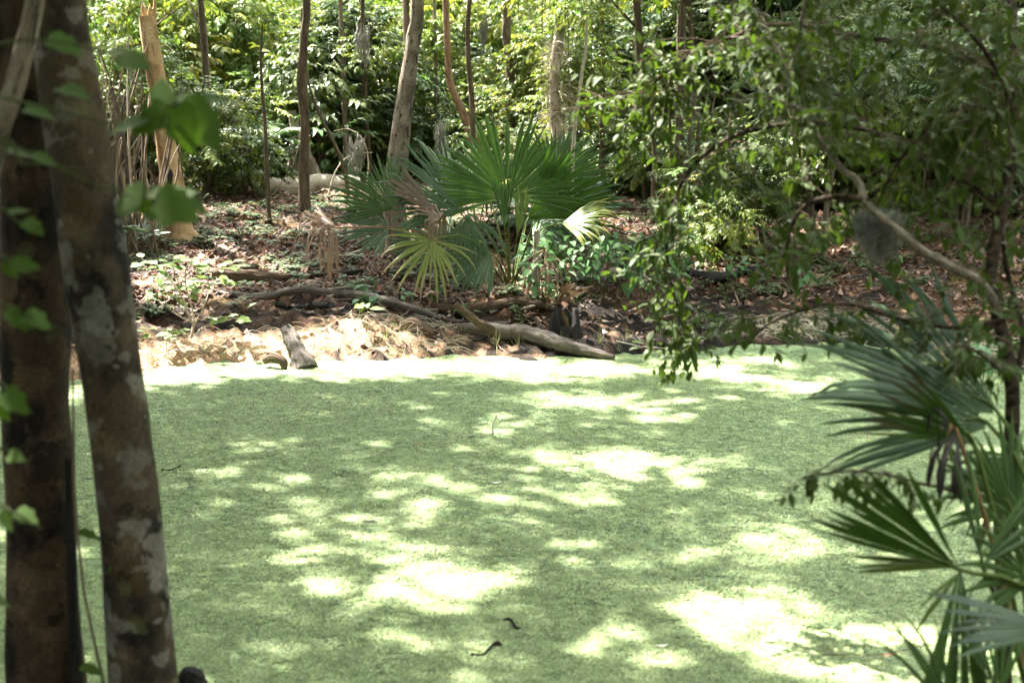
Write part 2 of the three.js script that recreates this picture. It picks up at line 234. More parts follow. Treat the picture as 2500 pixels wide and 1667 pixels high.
{ // dark water, and the duckweed that covers it
  const plane = (y, nx, nz, uvs, col) => { const mb = new MB(); for (let j = 0; j <= nz; j++) for (let i = 0; i <= nx; i++) { const x = lerp(POND.x0, POND.x1, i / nx), z = lerp(POND.z0, POND.z1, j / nz); mb.v(V(x, y + (col ? 0.0025 * n2(x * 3, z * 3) + 0.0025 : 0), z), x / uvs, z / uvs, col && col(x, z)); } for (let j = 0; j < nz; j++) for (let i = 0; i < nx; i++) { const a = j * (nx + 1) + i, b = a + nx + 1; mb.f(a, b, a + 1); mb.f(a + 1, b, b + 1); } return mb.build(); };
  structure('water', plane(-0.006, 2, 2, 1), std({ color: rgb(0.012, 0.016, 0.012), roughness: 0.08 }), 'dark still pond water under the duckweed', 'water');
  const d1 = tileNoise(601, 230), d2 = tileNoise(603, 120), d3 = tileFbm(607, 6, 5), d4 = tileNoise(611, 400), d5 = tileFbm(617, 20, 3);
  const map = texture(2048, 2048, (u, v, o) => {
    const a = d1(u, v), b = d2(u, v), g = d3(u, v), k = 0.5 + 0.62 * a + 0.5 * (b - 0.5) + 0.3 * (d4(u, v) - 0.5);
    o[0] = 0.26 * k; o[1] = 0.355 * k; o[2] = 0.165 * k;
    mix3(o, [0.36, 0.39, 0.17], sstep(0.6, 0.85, d4(u, v)) * 0.6); mix3(o, [0.13, 0.2, 0.075], sstep(0.5, 0.7, g) * 0.35);
    mix3(o, [0.02, 0.028, 0.02], sstep(0.67, 0.75, a * 0.42 + d4(u, v) * 0.3 + b * 0.12 + d5(u, v) * 0.32) * 0.94);
  }, true);
  const bump = texture(2048, 2048, (u, v, o) => { o[0] = o[1] = o[2] = 0.6 * d1(u, v) + 0.4 * d2(u, v); });
  const mat = std({ map, bumpMap: bump, bumpScale: 0.004, roughness: 0.75, vertexColors: true });
  const m = structure('duckweed_mat', plane(0.002, 180, 110, 2.6, (x, z) => { const q = 0.5 + 0.5 * n2(x * 0.45, z * 0.6), w = 0.5 + 0.5 * n2(x * 1.7 + 9, z * 2.2); return rgb(lerp(0.86, 1.06, q) * lerp(0.94, 1.04, w), lerp(0.92, 1.03, q) * lerp(0.95, 1.03, w), lerp(0.95, 0.98, q)); }), mat, 'pale green duckweed covering the whole pond', 'duckweed');
  m.userData.kind = 'stuff';
  // loose rosettes of duckweed standing a little proud of the mat
  const mb = new MB(), f = RNG(620);
  for (let k = 0; k < 6; k++) { const a = f() * 6.28, r = 0.002 + f() * 0.01, c = V(Math.cos(a) * r, 0.001 + f() * 0.003, Math.sin(a) * r), q = 0.0034 + f() * 0.0024, tx = f() - 0.5, tz = f() - 0.5, o = mb.v(c, 0, 0); for (let s = 0; s < 6; s++) { const b = s / 6 * 6.283; mb.v(c.clone().add(V(Math.cos(b) * q, (Math.cos(b) * tx + Math.sin(b) * tz) * q * 0.9, Math.sin(b) * q)), 0, 0); } for (let s = 0; s < 6; s++) mb.f(o, o + 1 + (s + 1) % 6, o + 1 + s); }
  const mats = [], cols = [], g = RNG(625);
  while (mats.length < 190000) { const D = 4.9 + 7.9 * g() ** 1.7, x = (g() * 2 - 1) * (0.385 * D + 0.3); if (land(x, -D) > -0.02) continue; if (n2(x * 2.2, D * 2.8) + 0.9 * n2(x * 9, D * 10) < -0.9) continue; mats.push(poseM(V(x, 0.006 + 0.0025 * n2(x * 3, -D * 3), -D), g() * 6.28, 0, 0, 0.7 + 0.8 * g())); const k = 0.5 + 1.0 * g(), y = g(); cols.push(rgb(k * lerp(0.9, 1.25, y), k * lerp(0.98, 1.12, y), k)); }
  const w = swarm('duckweed_plants', mb.build(), phys({ color: rgb(0.225, 0.295, 0.135), roughness: 0.7 }), mats, cols, scene);
  w.userData = { kind: 'stuff', label: 'tiny floating duckweed plants crowded over the pond', category: 'duckweed' };
}

// ---------------------------------------------------------------- foliage pieces
function sprig(seed, n, len, L, W, rows, droop = 0.3, spreadA = 1.0) {
  const f = RNG(seed), mb = new MB(), end = V(0, -droop * len * 0.3, len), at = (t) => V(Math.sin(t * 3 + seed) * len * 0.04, -droop * len * 0.3 * t * t, len * t);
  mb.add(limb([at(0), at(0.5), at(1)], [0.004 * len * 5, 0.003 * len * 5, 0.001], { n: 2, seg: 3, cap: false }));
  for (let k = 0; k < n; k++) {
    const t = 0.12 + 0.88 * (k + 0.5 * f()) / n, side = k % 2 ? 1 : -1, a = side * (spreadA + 0.5 * (f() - 0.5)) * (1 - 0.6 * t * t), el = -0.35 + 0.7 * f();
    const up = V((f() - 0.5) * 0.9, 1, (f() - 0.5) * 0.9).normalize();
    leaf(mb, at(t), V(Math.sin(a) * Math.cos(el), Math.sin(el) - 0.15, Math.cos(a) * Math.cos(el)), up, L * (0.7 + 0.6 * f()), W * (0.75 + 0.5 * f()), rows, 0.18, 0.18 + 0.3 * f());
  }
  return mb.build();
}
// a spray: several sprigs on one forked twig, for crowns that stand farther off
function spray(seed, twigs, n, len, L, W, rows) {
  const f = RNG(seed), mb = new MB();
  for (let k = 0; k < twigs; k++) { const g = sprig(seed + 31 * k, n, len * (0.7 + 0.5 * f()), L, W, rows), m = poseM(V((f() - 0.5) * len * 0.7, (f() - 0.5) * len * 0.6, (f() - 0.5) * len * 0.7), f() * 6.28, (f() - 0.5) * 1.0, (f() - 0.5) * 0.8, 1); g.applyMatrix4(m); mb.add(g); }
  return mb.build();
}
const SPRIG_A = sprig(1001, 10, 0.3, 0.085, 0.045, DIAMOND), SPRIG_B = sprig(1002, 12, 0.34, 0.1, 0.05, OVATE), SPRIG_C = sprig(1003, 14, 0.3, 0.07, 0.03, DIAMOND, 0.6);
const SPRAY_A = spray(1010, 4, 9, 0.34, 0.085, 0.045, DIAMOND), SPRAY_B = spray(1011, 5, 9, 0.42, 0.1, 0.055, DIAMOND), SPRAY_FAR = spray(1012, 5, 8, 0.6, 0.15, 0.085, DIAMOND);
const SPRIG_CROWN = sprig(1005, 13, 0.3, 0.085, 0.05, DIAMOND);
const tint = (f, lo = 0.7, hi = 1.3) => { const k = lerp(lo, hi, f()), y = f(); return rgb(k * lerp(0.8, 1.35, y), k * lerp(0.95, 1.08, y), k * lerp(1.1, 0.8, y)); };
// sprig poses through a set of uneven clumps
function clumps(seed, list, count, size = 1) {
  const f = RNG(seed), mats = [], cols = []; let tot = 0; for (const c of list) tot += c.r ** 2;
  for (const c of list) { const n = Math.round((count * c.r ** 2) / tot), ct = tint(f, 0.8, 1.2); for (let k = 0; k < n; k++) { const d = anyDir(f), q = c.r * (0.35 + 0.75 * Math.sqrt(f())); const p = c.p.clone().add(V(d.x * q, d.y * q * (c.flat || 0.6), d.z * q)); mats.push(poseM(p, Math.atan2(d.x, d.z) + (f() - 0.5) * 1.6, 0.1 + 0.5 * (f() - 0.4) - d.y * 0.5, (f() - 0.5) * 0.6, size * (0.75 + 0.6 * f()))); cols.push(tint(f).multiply(ct)); } }
  return { mats, cols };
}

// ---------------------------------------------------------------- where sun reaches the ground through gaps in the crowns: [u, v, half width, half height, how open]
const GAPS = [[620, 905, 270, 26, 1], [900, 905, 270, 28, 1], [420, 935, 130, 18, .9], [240, 960, 90, 40, .6], [860, 835, 190, 50, 1], [560, 865, 190, 40, 1], [390, 870, 70, 80, .95], [730, 850, 90, 50, 1], [450, 690, 130, 110, .9],
  [1250, 900, 120, 30, .85], [1400, 920, 150, 22, .85], [1600, 905, 180, 18, .7], [1850, 890, 160, 16, .75], [1950, 940, 140, 16, .85], [1750, 925, 100, 12, .7], [2000, 970, 120, 9, .7], [1350, 970, 80, 12, .75], [1500, 1000, 160, 16, .8], [1650, 1010, 60, 14, .85], [1600, 1040, 80, 10, .7], [1300, 1035, 70, 8, .75],
  [1520, 1140, 190, 26, 1], [1700, 1160, 130, 26, 1], [1380, 1130, 80, 18, .8], [1430, 1210, 90, 11, .85], [1270, 1240, 50, 15, .85], [1100, 1195, 90, 20, .8], [1180, 1220, 70, 14, .75], [830, 1265, 90, 20, .8], [720, 1370, 90, 18, .8], [760, 1320, 70, 11, .6], [1060, 1330, 80, 20, .8], [1350, 1325, 60, 20, .9], [1500, 1360, 60, 14, .7], [1010, 1385, 60, 18, .6], [820, 1450, 70, 20, .95], [1000, 1440, 90, 15, .6], [1160, 1455, 115, 58, 1], [1280, 1440, 80, 18, .9], [1000, 1510, 80, 28, .7],
  [1740, 1265, 70, 18, .8], [1850, 1330, 60, 22, .75], [1960, 1310, 115, 18, .95], [1730, 1380, 60, 14, .75], [1960, 1390, 80, 18, .7], [2010, 1470, 80, 16, .8], [1800, 1500, 135, 46, 1], [1905, 1570, 90, 28, .95], [1580, 1530, 35, 13, .95], [1480, 1590, 30, 10, .9], [1620, 1620, 40, 13, .9], [1050, 1560, 50, 11, .8], [1090, 1612, 55, 11, .8], [700, 1612, 70, 18, .6], [560, 1612, 60, 9, .6], [520, 1440, 60, 12, .5], [560, 1100, 120, 20, .3],
  [620, 580, 140, 16, .6], [800, 480, 130, 34, 1], [700, 550, 90, 16, .5], [1560, 560, 90, 16, .65], [1790, 660, 120, 36, .8], [1800, 500, 100, 22, .95], [2030, 560, 90, 60, .7], [640, 660, 100, 10, .5], [2000, 835, 70, 18, .7], [520, 520, 90, 14, .4], [1240, 470, 120, 40, .5], [1330, 690, 110, 60, .6], [1050, 600, 100, 50, .55], [780, 560, 60, 40, .7], [1690, 470, 100, 30, .6]]
  .map(([u, v, a, b, o]) => { const c = onLand(u, v), l = onLand(u, v + b), h = onLand(u, v - b); return { x: c.x, z: c.z, rx: px(a, -c.z) + 0.05, rz: Math.max(0.09, Math.abs(l.z - h.z) / 2) + 0.05, o: Math.min(1, o * 1.05) }; });
const openAt = (x, z) => { let q = 0; for (const g of GAPS) { const e = ((x - g.x) / g.rx) ** 2 + ((z - g.z) / g.rz) ** 2; if (e < 1.5) q = Math.max(q, g.o * (1 - sstep(0.75, 1.3, e))); } return q; };

// higher things that the sun reaches through the same crowns: [point, radius, how open]
const SHAFTS = [[1620, 200, 6.2, 0.6, 0.95], [1560, 330, 6.2, 0.3, 0.9], [2200, 880, 4.85, 0.22, 0.75], [2400, 930, 4.7, 0.16, 0.7], [2420, 1470, 3.65, 0.14, 0.8], [2310, 640, 5.2, 0.1, 1], [2400, 700, 5.1, 0.14, 0.7], [2230, 1330, 4.1, 0.09, 0.9], [1990, 300, 5.2, 0.14, 1], [2080, 440, 5.1, 0.12, 0.9], [2160, 540, 5, 0.1, 0.9], [430, 690, 12.7, 0.6, 1], [480, 730, 12.7, 0.5, 1], [1235, 400, 14.7, 0.6, 0.45], [1120, 480, 14.5, 0.5, 0.5], [990, 250, 16.4, 0.35, 0.6], [1005, 60, 16.4, 0.4, 0.7], [375, 140, 16.7, 0.8, 0.85], [410, 400, 16.7, 0.4, 0.7], [1360, 200, 20, 1.1, 1], [800, 545, 14.2, 0.35, 0.9], [1054, 590, 13.4, 0.3, 0.6], [1400, 680, 13.6, 0.6, 0.75], [1520, 670, 13.8, 0.4, 0.6], [1208, 1035, 9.5, 0.13, 1], [60, 90, 4.05, 0.12, 0.5], [440, 270, 3.1, 0.1, 0.4]].map(([u, v, d, r, o]) => ({ p: spot(u, v, d), r, o }));
const inShaft = (p, f) => { for (const s of SHAFTS) { const w = p.clone().sub(s.p), k = w.dot(SUN); if (k > 0.5 && w.addScaledVector(SUN, -k).length() < s.r && f() < s.o) return true; } return false; };

// ---------------------------------------------------------------- trees whose trunks stand in view, and the ones beside the pond whose crowns shade it
// [name, label, depth, [[u, v, width] ...] from the foot up, bark, height of the crown, v repeat, part names]
const TREES = [];
function tree(name, label, foots, rads, bark, opt = {}) {
  const o = thing(name, label, opt.category || 'tree', foots[0].clone(), opt.group), loc = foots.map((p) => p.clone().sub(foots[0]));
  part('trunk', limb(loc, rads, { n: opt.n || 26, seg: opt.seg || 12, wob: opt.wob ?? 0.08, freq: opt.freq || 3, ku: opt.ku || 1, kv: opt.kv || 1.2, seed: TREES.length * 1.7 + 0.3, flare: opt.flare ?? 0.35 }), bark, o);
  const top = foots[foots.length - 1];
  const T = { o, top, r: rads[rads.length - 1], bark, mats: [], cols: [], low: opt.low || 5, limbs: 0 };
  if (opt.crown !== false) TREES.push(T);
  return T;
}
function pxTree(name, label, d, pts, bark, opt = {}) {   // trunk read off the photograph, carried on upward to the crown
  const b = onLand(pts[0][0], pts[0][1]); const dd = d || -b.z;
  const P = pts.map(([u, v]) => spot(u, v, dd)), W = pts.map(([, , w]) => px(w, dd) / 2);
  P[0].y = land(P[0].x, P[0].z) - 0.06;
  if (opt.up) { const l = P[P.length - 1], k = P[P.length - 2], lean = l.clone().sub(k).normalize().multiplyScalar(0.5).add(V(0, 0.6, 0)).normalize(); let q = l.clone(); for (let i = 1; i <= 3; i++) { q = q.clone().addScaledVector(lean, opt.up / 3).add(V(R(-0.2, 0.2), 0, R(-0.2, 0.2))); P.push(q); W.push(W[W.length - 1] * 0.82); } }
  return tree(name, label, P, W, bark, opt);
}
// two mottled trunks on the near bank
{
  const A = pxTree('near_tree', 'dark mottled tree trunk standing at the very left edge, partly behind the leaning trunk', 4.55, [[120, 1720, 210], [105, 1560, 190], [98, 1300, 172], [88, 1000, 165], [85, 700, 160], [75, 400, 150], [60, 100, 140], [50, -150, 130]], M.darkBark, { up: 4.5, n: 46, seg: 28, wob: 0.07, freq: 2.2, kv: 0.5, ku: 1, flare: 0 });
  const B = pxTree('near_tree', 'leaning grey trunk blotched with pale lichen at the left of the pond', 4.35, [[355, 1730, 190], [345, 1600, 168], [325, 1350, 158], [297, 1100, 150], [262, 850, 150], [225, 600, 155], [190, 350, 150], [155, 130, 142], [135, -60, 135]], M.lichenBark, { up: 4.5, n: 46, seg: 28, wob: 0.05, freq: 2, kv: 0.5, ku: 1, flare: 0 });
  part('broken_seam', limb([[30, 1667], [24, 1450], [10, 1250]].map(([a, b], i) => spot(165 + [18, 8, 0][i] * 1, [1667, 1400, 1120][i], 4.46).sub(A.o.position)), [0.022, 0.018, 0.01], { n: 10, seg: 8, wob: 0.2, kv: 2 }), M.charWood, A.o);
  // pale stem that crosses the top corner
  pxTree('near_sapling', 'pale slanting stem crossing the top left corner before the dark trunk', 4.05, [[-210, 1500, 60], [-120, 900, 58], [-40, 480, 56], [-5, 330, 54], [40, 190, 50], [80, 20, 44], [105, -120, 40]], M.greyBark, { up: 1.2, n: 30, seg: 14, wob: 0.12, freq: 5, crown: false, flare: 0 });
}
const snag = pxTree('dead_snag', 'bare tan dead snag with a broken top and peeled bark', 16.7, [[446, 628, 92], [436, 585, 74], [425, 480, 60], [412, 400, 52], [398, 310, 46], [384, 210, 44], [368, 110, 42], [358, 40, 40]], M.snagWood, { n: 40, seg: 16, wob: 0.1, crown: false, category: 'dead tree', flare: 0.1, ku: 1 });
{
  const o = snag.o, L = (u, v, d) => spot(u, v, d).sub(o.position);
  for (const [a, b, w] of [[346, -2, 7], [352, 14, 9], [364, 8, 8], [376, -34, 10], [371, 20, 8]]) part('splinter', limb([L(lerp(a, 358, 0.4), 52, 16.7), L(a, 25, 16.68), L(a + 1, b, 16.7)], [px(w, 16.7) / 1.6, px(w, 16.7) / 2.2, 0.004], { n: 5, seg: 6, wob: 0.3 }), M.snagWood, o);
  for (const [u, v, h, w] of [[412, 432, 60, 15], [404, 395, 26, 6], [424, 470, 24, 9]]) part('bark_scab', limb([L(u, v + h / 2, 16.6), L(u + 2, v, 16.555), L(u - 1, v - h / 2, 16.6)], [px(w, 16.6) * 0.25, px(w, 16.6) * 0.55, 0.006], { n: 8, seg: 8, wob: 0.5, freq: 12 }), M.charWood, o, 'black patch of old bark');
  part('root', limb([L(470, 600, 16.5), L(500, 640, 16.3), L(520, 672, 16.2)], [0.09, 0.06, 0.03], { n: 8, seg: 8, wob: 0.15 }), M.brownBark, o);
  part('root', limb([L(420, 600, 16.55), L(390, 640, 16.2), L(380, 668, 16.1)], [0.09, 0.06, 0.03], { n: 8, seg: 8, wob: 0.15 }), M.brownBark, o);
}
pxTree('forest_tree', 'straight dark trunk standing in front of the sunlit white log', 0, [[744, 522, 28], [742, 420, 24], [744, 300, 22], [736, 200, 24], [742, 90, 20], [748, 0, 19]], M.brownBark, { up: 4.2, wob: 0.12 });
const mainTree = pxTree('forest_tree', 'stout grey-brown trunk curving up behind the left side of the big palmetto', 16.4, [[975, 610, 66], [968, 560, 56], [962, 480, 54], [970, 390, 50], [982, 290, 44], [996, 190, 38], [1010, 90, 34], [1018, 0, 31]], M.greyBark, { up: 5, n: 40, seg: 16, wob: 0.09, ku: 1 });
part('side_trunk', limb([spot(998, 150, 16.5), spot(992, 70, 16.6), spot(990, 0, 16.7), spot(985, -120, 16.9), spot(960, -300, 17.2)].map((p) => p.sub(mainTree.o.position)), [0.035, 0.04, 0.04, 0.034, 0.02], { n: 16, seg: 9, wob: 0.1 }), M.brownBark, mainTree.o);
pxTree('forest_tree', 'reddish smooth trunk bending above the centre of the big palmetto', 23.5, [[1180, 470, 26], [1160, 360, 24], [1128, 270, 20], [1098, 200, 17], [1092, 110, 16], [1088, 0, 15]], M.redBark, { up: 3 });
pxTree('forest_tree', 'thin dark trunk just right of the reddish bending trunk', 21.5, [[1155, 480, 15], [1156, 380, 13], [1152, 250, 13], [1142, 120, 12], [1146, 0, 12]], M.brownBark, { up: 3.5, wob: 0.15 });
pxTree('forest_tree', 'brown trunk rising behind the top of the tallest palm fan', 24, [[1240, 470, 28], [1244, 330, 24], [1246, 180, 22], [1236, 80, 22], [1238, 0, 20]], M.brownBark, { up: 4 });
const dead8 = pxTree('dead_tree', 'pale dead trunk shaggy with dry vines right of the tallest palm fan', 20, [[1360, 480, 30], [1362, 380, 26], [1356, 280, 26], [1354, 180, 26], [1362, 110, 24], [1366, 60, 18]], M.paleWood, { crown: false, wob: 0.2, category: 'dead tree' });
pxTree('sapling_tree', 'slender pale sapling crossing the right side of the big palmetto', 15.2, [[1376, 650, 11], [1386, 560, 10], [1396, 450, 9], [1402, 330, 9], [1418, 200, 8], [1430, 120, 7], [1434, 40, 6]], M.paleTwig, { crown: false, n: 30, seg: 8, flare: 0 });
pxTree('sapling_tree', 'thin brown sapling on the litter between the palmetto and the dark clump', 0, [[1592, 545, 13], [1596, 460, 12], [1600, 390, 11], [1594, 330, 9], [1584, 280, 7]], M.brownBark, { crown: false, n: 20, seg: 8, flare: 0.2 });
{
  const d = 17.6, b = spot(1672, 560, d); b.y = land(b.x, b.z) - 0.05;
  const T = tree('clump_tree', 'dark clump of stems grown together on the right bank', [b, spot(1664, 470, d), spot(1658, 380, d), spot(1662, 200, d), spot(1668, 60, d), spot(1672, -120, d)], [0.07, 0.055, 0.05, 0.045, 0.04, 0.035], M.brownBark, { low: 4.6 });
  for (const [a, c, e, w] of [[1690, 1700, 1712, 0.03], [1680, 1684, 1690, 0.035], [1652, 1640, 1632, 0.025], [1700, 1722, 1748, 0.02], [1668, 1672, 1650, 0.03], [1705, 1704, 1730, 0.018]]) part('stem', limb([spot(a * 0.6 + 1674 * 0.4, 566, d - 0.05), spot(a, 480, d + R(-0.1, 0.1)), spot(c, 380, d + R(-0.2, 0.2)), spot(e, 220, d + R(-0.3, 0.3))].map((p) => p.sub(T.o.position)), [w, w * 0.9, w * 0.8, w * 0.5], { n: 14, seg: 7, wob: 0.15 }), pick([M.brownBark, M.greyBark]), T.o);
}
pxTree('forest_tree', 'broad dark furrowed trunk far back behind the hanging branches', 23, [[2078, 500, 58], [2082, 380, 52], [2086, 250, 48], [2096, 120, 46], [2102, 0, 44]], M.brownBark, { up: 5, seg: 16 });
pxTree('forest_tree', 'dark trunk entering the top edge above the dark clump of stems', 21.5, [[1650, 500, 20], [1654, 300, 18], [1660, 150, 17], [1662, 0, 16]], M.brownBark, { up: 4 });
pxTree('sapling_tree', 'bent thin sapling leaning left before the white log', 0, [[852, 488, 11], [842, 420, 10], [820, 360, 9], [780, 280, 7], [755, 210, 6], [738, 120, 5], [736, 20, 4]], M.brownBark, { crown: false, n: 26, seg: 7, flare: 0 });
pxTree('sapling_tree', 'thin dark sapling between the tan snag and the straight dark trunk', 0, [[658, 540, 11], [652, 440, 10], [648, 330, 9], [640, 230, 8], [636, 140, 6], [640, 60, 4]], M.brownBark, { crown: false, n: 26, seg: 7, flare: 0.2 });
pxTree('dead_tree', 'pale shaggy dead palm trunk behind the straight dark trunk', 22.8, [[722, 468, 34], [718, 400, 28], [722, 330, 26], [712, 270, 20]], M.paleWood, { crown: false, wob: 0.25, freq: 9, category: 'dead tree' });
pxTree('dead_tree', 'short bent shaggy dead trunk right of the straight dark trunk', 22.6, [[774, 470, 34], [768, 430, 30], [752, 390, 28], [740, 340, 20], [742, 300, 14]], M.paleWood, { crown: false, wob: 0.25, freq: 9, category: 'dead tree' });
// trees on the banks outside the frame, whose crowns reach over the pond
for (const [x, z, h, r, l] of [[-7.2, -11.6, 6, .16, 'tall tree on the left bank whose crown shades the pond'], [-6.4, -16, 6.5, .14, 'tall tree behind the left bank, left of the tan snag'], [-8.6, -7.5, 6, .15, 'tree beside the near left end of the pond'], [6.6, -9.5, 6, .14, 'tree beside the right end of the pond'], [7.4, -15, 6, .15, 'tree on the right bank beyond the hanging branches'], [3.2, -1.2, 5, .12, 'tree on the near bank right of the viewer'], [-3.6, 0.6, 5.5, .13, 'tree on the near bank left of the viewer'], [0.6, 3.4, 5.5, .14, 'tree on the near bank behind the viewer'], [-10.5, -20, 6.5, .15, 'tall tree at the far left of the wood'], [10.5, -21, 6.5, .15, 'tall tree at the far right of the wood']])
  tree('bank_tree', l, [foot(x, z).add(V(0, -0.1, 0)), foot(x, z).add(V(0.1, h * 0.35, 0.05)), foot(x, z).add(V(-0.1, h * 0.7, 0.15)), foot(x, z).add(V(0.15, h, 0.1))], [r * 1.3, r, r * 0.85, r * 0.6], M.brownBark, { n: 14, seg: 9 });

// crowns: sprays hung so that their shade falls on the ground between the gaps
{
  const f = RNG(4242), clumpy = (x, y, z) => n3(x * 0.55, y * 0.55, z * 0.55) + 0.6 * n3(x * 1.5 + 9, y * 1.5, z * 1.5);
  const put = (tx, tz, h, dense) => {
    const gy = Math.max(0, land(tx, tz)), p = V(tx, gy, tz).addScaledVector(SUN, (h - gy) / SUN.y);
    if (clumpy(p.x, p.y, p.z) < dense || inShaft(p, f)) return;
    let best = null, bd = 1e9; for (const T of TREES) { const q = (T.top.x - p.x) ** 2 + (T.top.z - p.z) ** 2 + 0.3 * (T.top.y + 1 - p.y) ** 2; if (q < bd) { bd = q; best = T; } }
    best.mats.push(poseM(p.sub(best.o.position), f() * 6.28, (f() - 0.5) * 0.9, (f() - 0.5) * 0.9, 0.8 + 0.5 * f())); best.cols.push(tint(f));
  };
  for (let k = 0; k < 46000; k++) { const x = -7 + 14 * f(), z = -3 - 15 * f(); if (f() < openAt(x, z)) continue; const e = openAt(x + 0.07, z) + openAt(x - 0.07, z) + openAt(x, z + 0.1) + openAt(x, z - 0.1); if (f() < e / 4) continue; put(x, z, 5.2 + 6 * f(), x < -0.8 && z < -8.6 && z > -12 ? -0.75 : z < -13.4 ? -0.6 : z > -6.6 ? -0.6 : -0.35); }
  for (let k = 0; k < 26000; k++) { const x = -11 + 23 * f(), z = -18 - 22 * f(); if (f() < openAt(x, z)) continue; const big = n2(x * 0.28 + 7, z * 0.28); if (big < (x > 2.2 ? -0.1 : z > -24 ? 0.2 : 0.62)) continue; put(x, z, 6 + 4 * f(), -0.5); }
  for (let k = 0; k < 9000; k++) put(-6 + 11 * f(), -3 + 7 * f(), 4.4 + 3 * f(), -0.6);
  for (const T of TREES) {
    if (!T.mats.length) continue;
    // boughs that carry the sprays
    const step = Math.max(1, Math.floor(T.mats.length / 16)), e = T.mats, base = T.top.clone().sub(T.o.position);
    for (let i = 0; i < e.length && T.limbs < 16; i += step, T.limbs++) { const q = V().setFromMatrixPosition(e[i]), a = base.clone().multiplyScalar(0.7 + 0.3 * ((i * 0.37) % 1)); if (a.y + T.o.position.y < 3.4) a.y = 3.4 - T.o.position.y; if (q.distanceTo(a) > 7) continue; part('bough', limb([a, a.clone().lerp(q, 0.4).add(V(0, 0.5, 0)), a.clone().lerp(q, 0.75).add(V(0, 0.35, 0)), q], [T.r * 0.5, T.r * 0.32, T.r * 0.18, 0.008], { n: 8, seg: 5, cap: false }), T.bark, T.o); }
    swarm('crown', SPRIG_CROWN, M.leafCanopy, T.mats, T.cols, T.o);
  }
}

// ---------------------------------------------------------------- thicket behind the pond
// the clearing round the white log and the open strip on its sunward side
const CLEAR = [[-0.9, -22, 1.9], [2.9, -20, 0.9], [-2.2, -19.5, 1.6], [-3.0, -22, 1.2], [-4, -22.9, 1.2], [-5, -23.7, 1.3], [-6, -24.6, 1.4]], inClear = (x, z) => CLEAR.some(([a, b, r]) => (a - x) ** 2 + (b - z) ** 2 < r * r);
function shrubProto(seed, h, w, count, geo, mat, stems) {
  const f = RNG(seed), o = new THREE.Group(); o.name = 'shrub';
  const list = [];
  for (let k = 0; k < stems; k++) {
    const a = (k / stems) * 6.28 + f(), r = w * (0.25 + 0.4 * f()), top = V(Math.sin(a) * r, h * (0.7 + 0.3 * f()), Math.cos(a) * r), mid = V(Math.sin(a) * r * 0.4, h * 0.4, Math.cos(a) * r * 0.4).add(V((f() - 0.5) * 0.2, 0, (f() - 0.5) * 0.2));
    part('stem', limb([V(Math.sin(a) * 0.06, -0.1, Math.cos(a) * 0.06), mid.clone().multiplyScalar(0.5).add(V((f() - 0.5) * 0.15, 0, 0)), mid, top], [0.03, 0.025, 0.018, 0.006], { n: 10, seg: 5, cap: false }), k % 3 ? M.brownBark : M.greyBark, o);
    for (let c = 0; c < 5; c++) { const t = 0.35 + 0.65 * (c + f()) / 5, p = mid.clone().lerp(top, clamp((t - 0.35) / 0.65)).add(V((f() - 0.5) * w * 0.8, (f() - 0.5) * 0.4, (f() - 0.5) * w * 0.8)); list.push({ p, r: w * (0.16 + 0.2 * f()), flat: 0.55 }); }
  }
  const { mats, cols } = clumps(seed + 5, list, count);
  swarm('crown', geo, mat, mats, cols, o);
  return o;
}
const PROTO = { sun: [], mid: [], dark: [] };
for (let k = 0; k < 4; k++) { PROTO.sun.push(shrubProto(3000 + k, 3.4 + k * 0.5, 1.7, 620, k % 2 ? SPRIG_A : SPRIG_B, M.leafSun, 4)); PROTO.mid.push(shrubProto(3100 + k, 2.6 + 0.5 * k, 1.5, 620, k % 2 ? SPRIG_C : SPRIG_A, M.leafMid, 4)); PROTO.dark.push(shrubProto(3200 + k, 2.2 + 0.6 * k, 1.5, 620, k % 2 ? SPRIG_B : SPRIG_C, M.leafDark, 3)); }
{
  const f = RNG(3333), taken = [];
  const zone = (u, D, kind) => { const p = u < 640 ? 'behind the tan snag' : u < 1130 ? 'behind the white log' : u < 1600 ? 'behind the tallest palm fan' : 'behind the hanging branches', r = D < 24 ? 'at the front of the thicket' : D < 33 ? 'in the middle of the thicket' : 'deep in the thicket', c = { sun: 'yellow-green', mid: 'mid green', dark: 'dark green' }[kind]; return [`${c} leafy shrub ${r} ${p}`, `${c} shrubs ${r} ${p}`]; };
  let n = 0;
  for (let tries = 0; tries < 4000 && n < 185; tries++) {
    const D = 20.5 + 24 * f() ** 1.2, u = -260 + 3100 * f(), x = ((u - 1250) / FPX) * D, right = u > 1620;
    const z = -(right ? D - (u > 1850 ? 6.5 : 3.5) * f() : D), min = 0.9;
    if (inClear(x, z) || taken.some(([a, b]) => (a - x) ** 2 + (b - z) ** 2 < min * min)) continue;
    if (!right && -z < 23 && u > 480 && u < 1130) continue;
    taken.push([x, z]); n++;
    const kind = right ? (f() < 0.55 ? 'dark' : 'mid') : f() < 0.6 ? 'sun' : f() < 0.6 ? 'mid' : 'dark';  // mix of leaf colours imitates a lit left and a shaded right
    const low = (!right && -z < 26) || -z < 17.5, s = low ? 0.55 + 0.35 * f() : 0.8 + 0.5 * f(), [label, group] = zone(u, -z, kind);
    const c = copyOf(PROTO[kind][Math.floor(f() * 4)], foot(x, z), f() * 6.28, s, label, group); c.userData.category = 'shrub';
  }
}
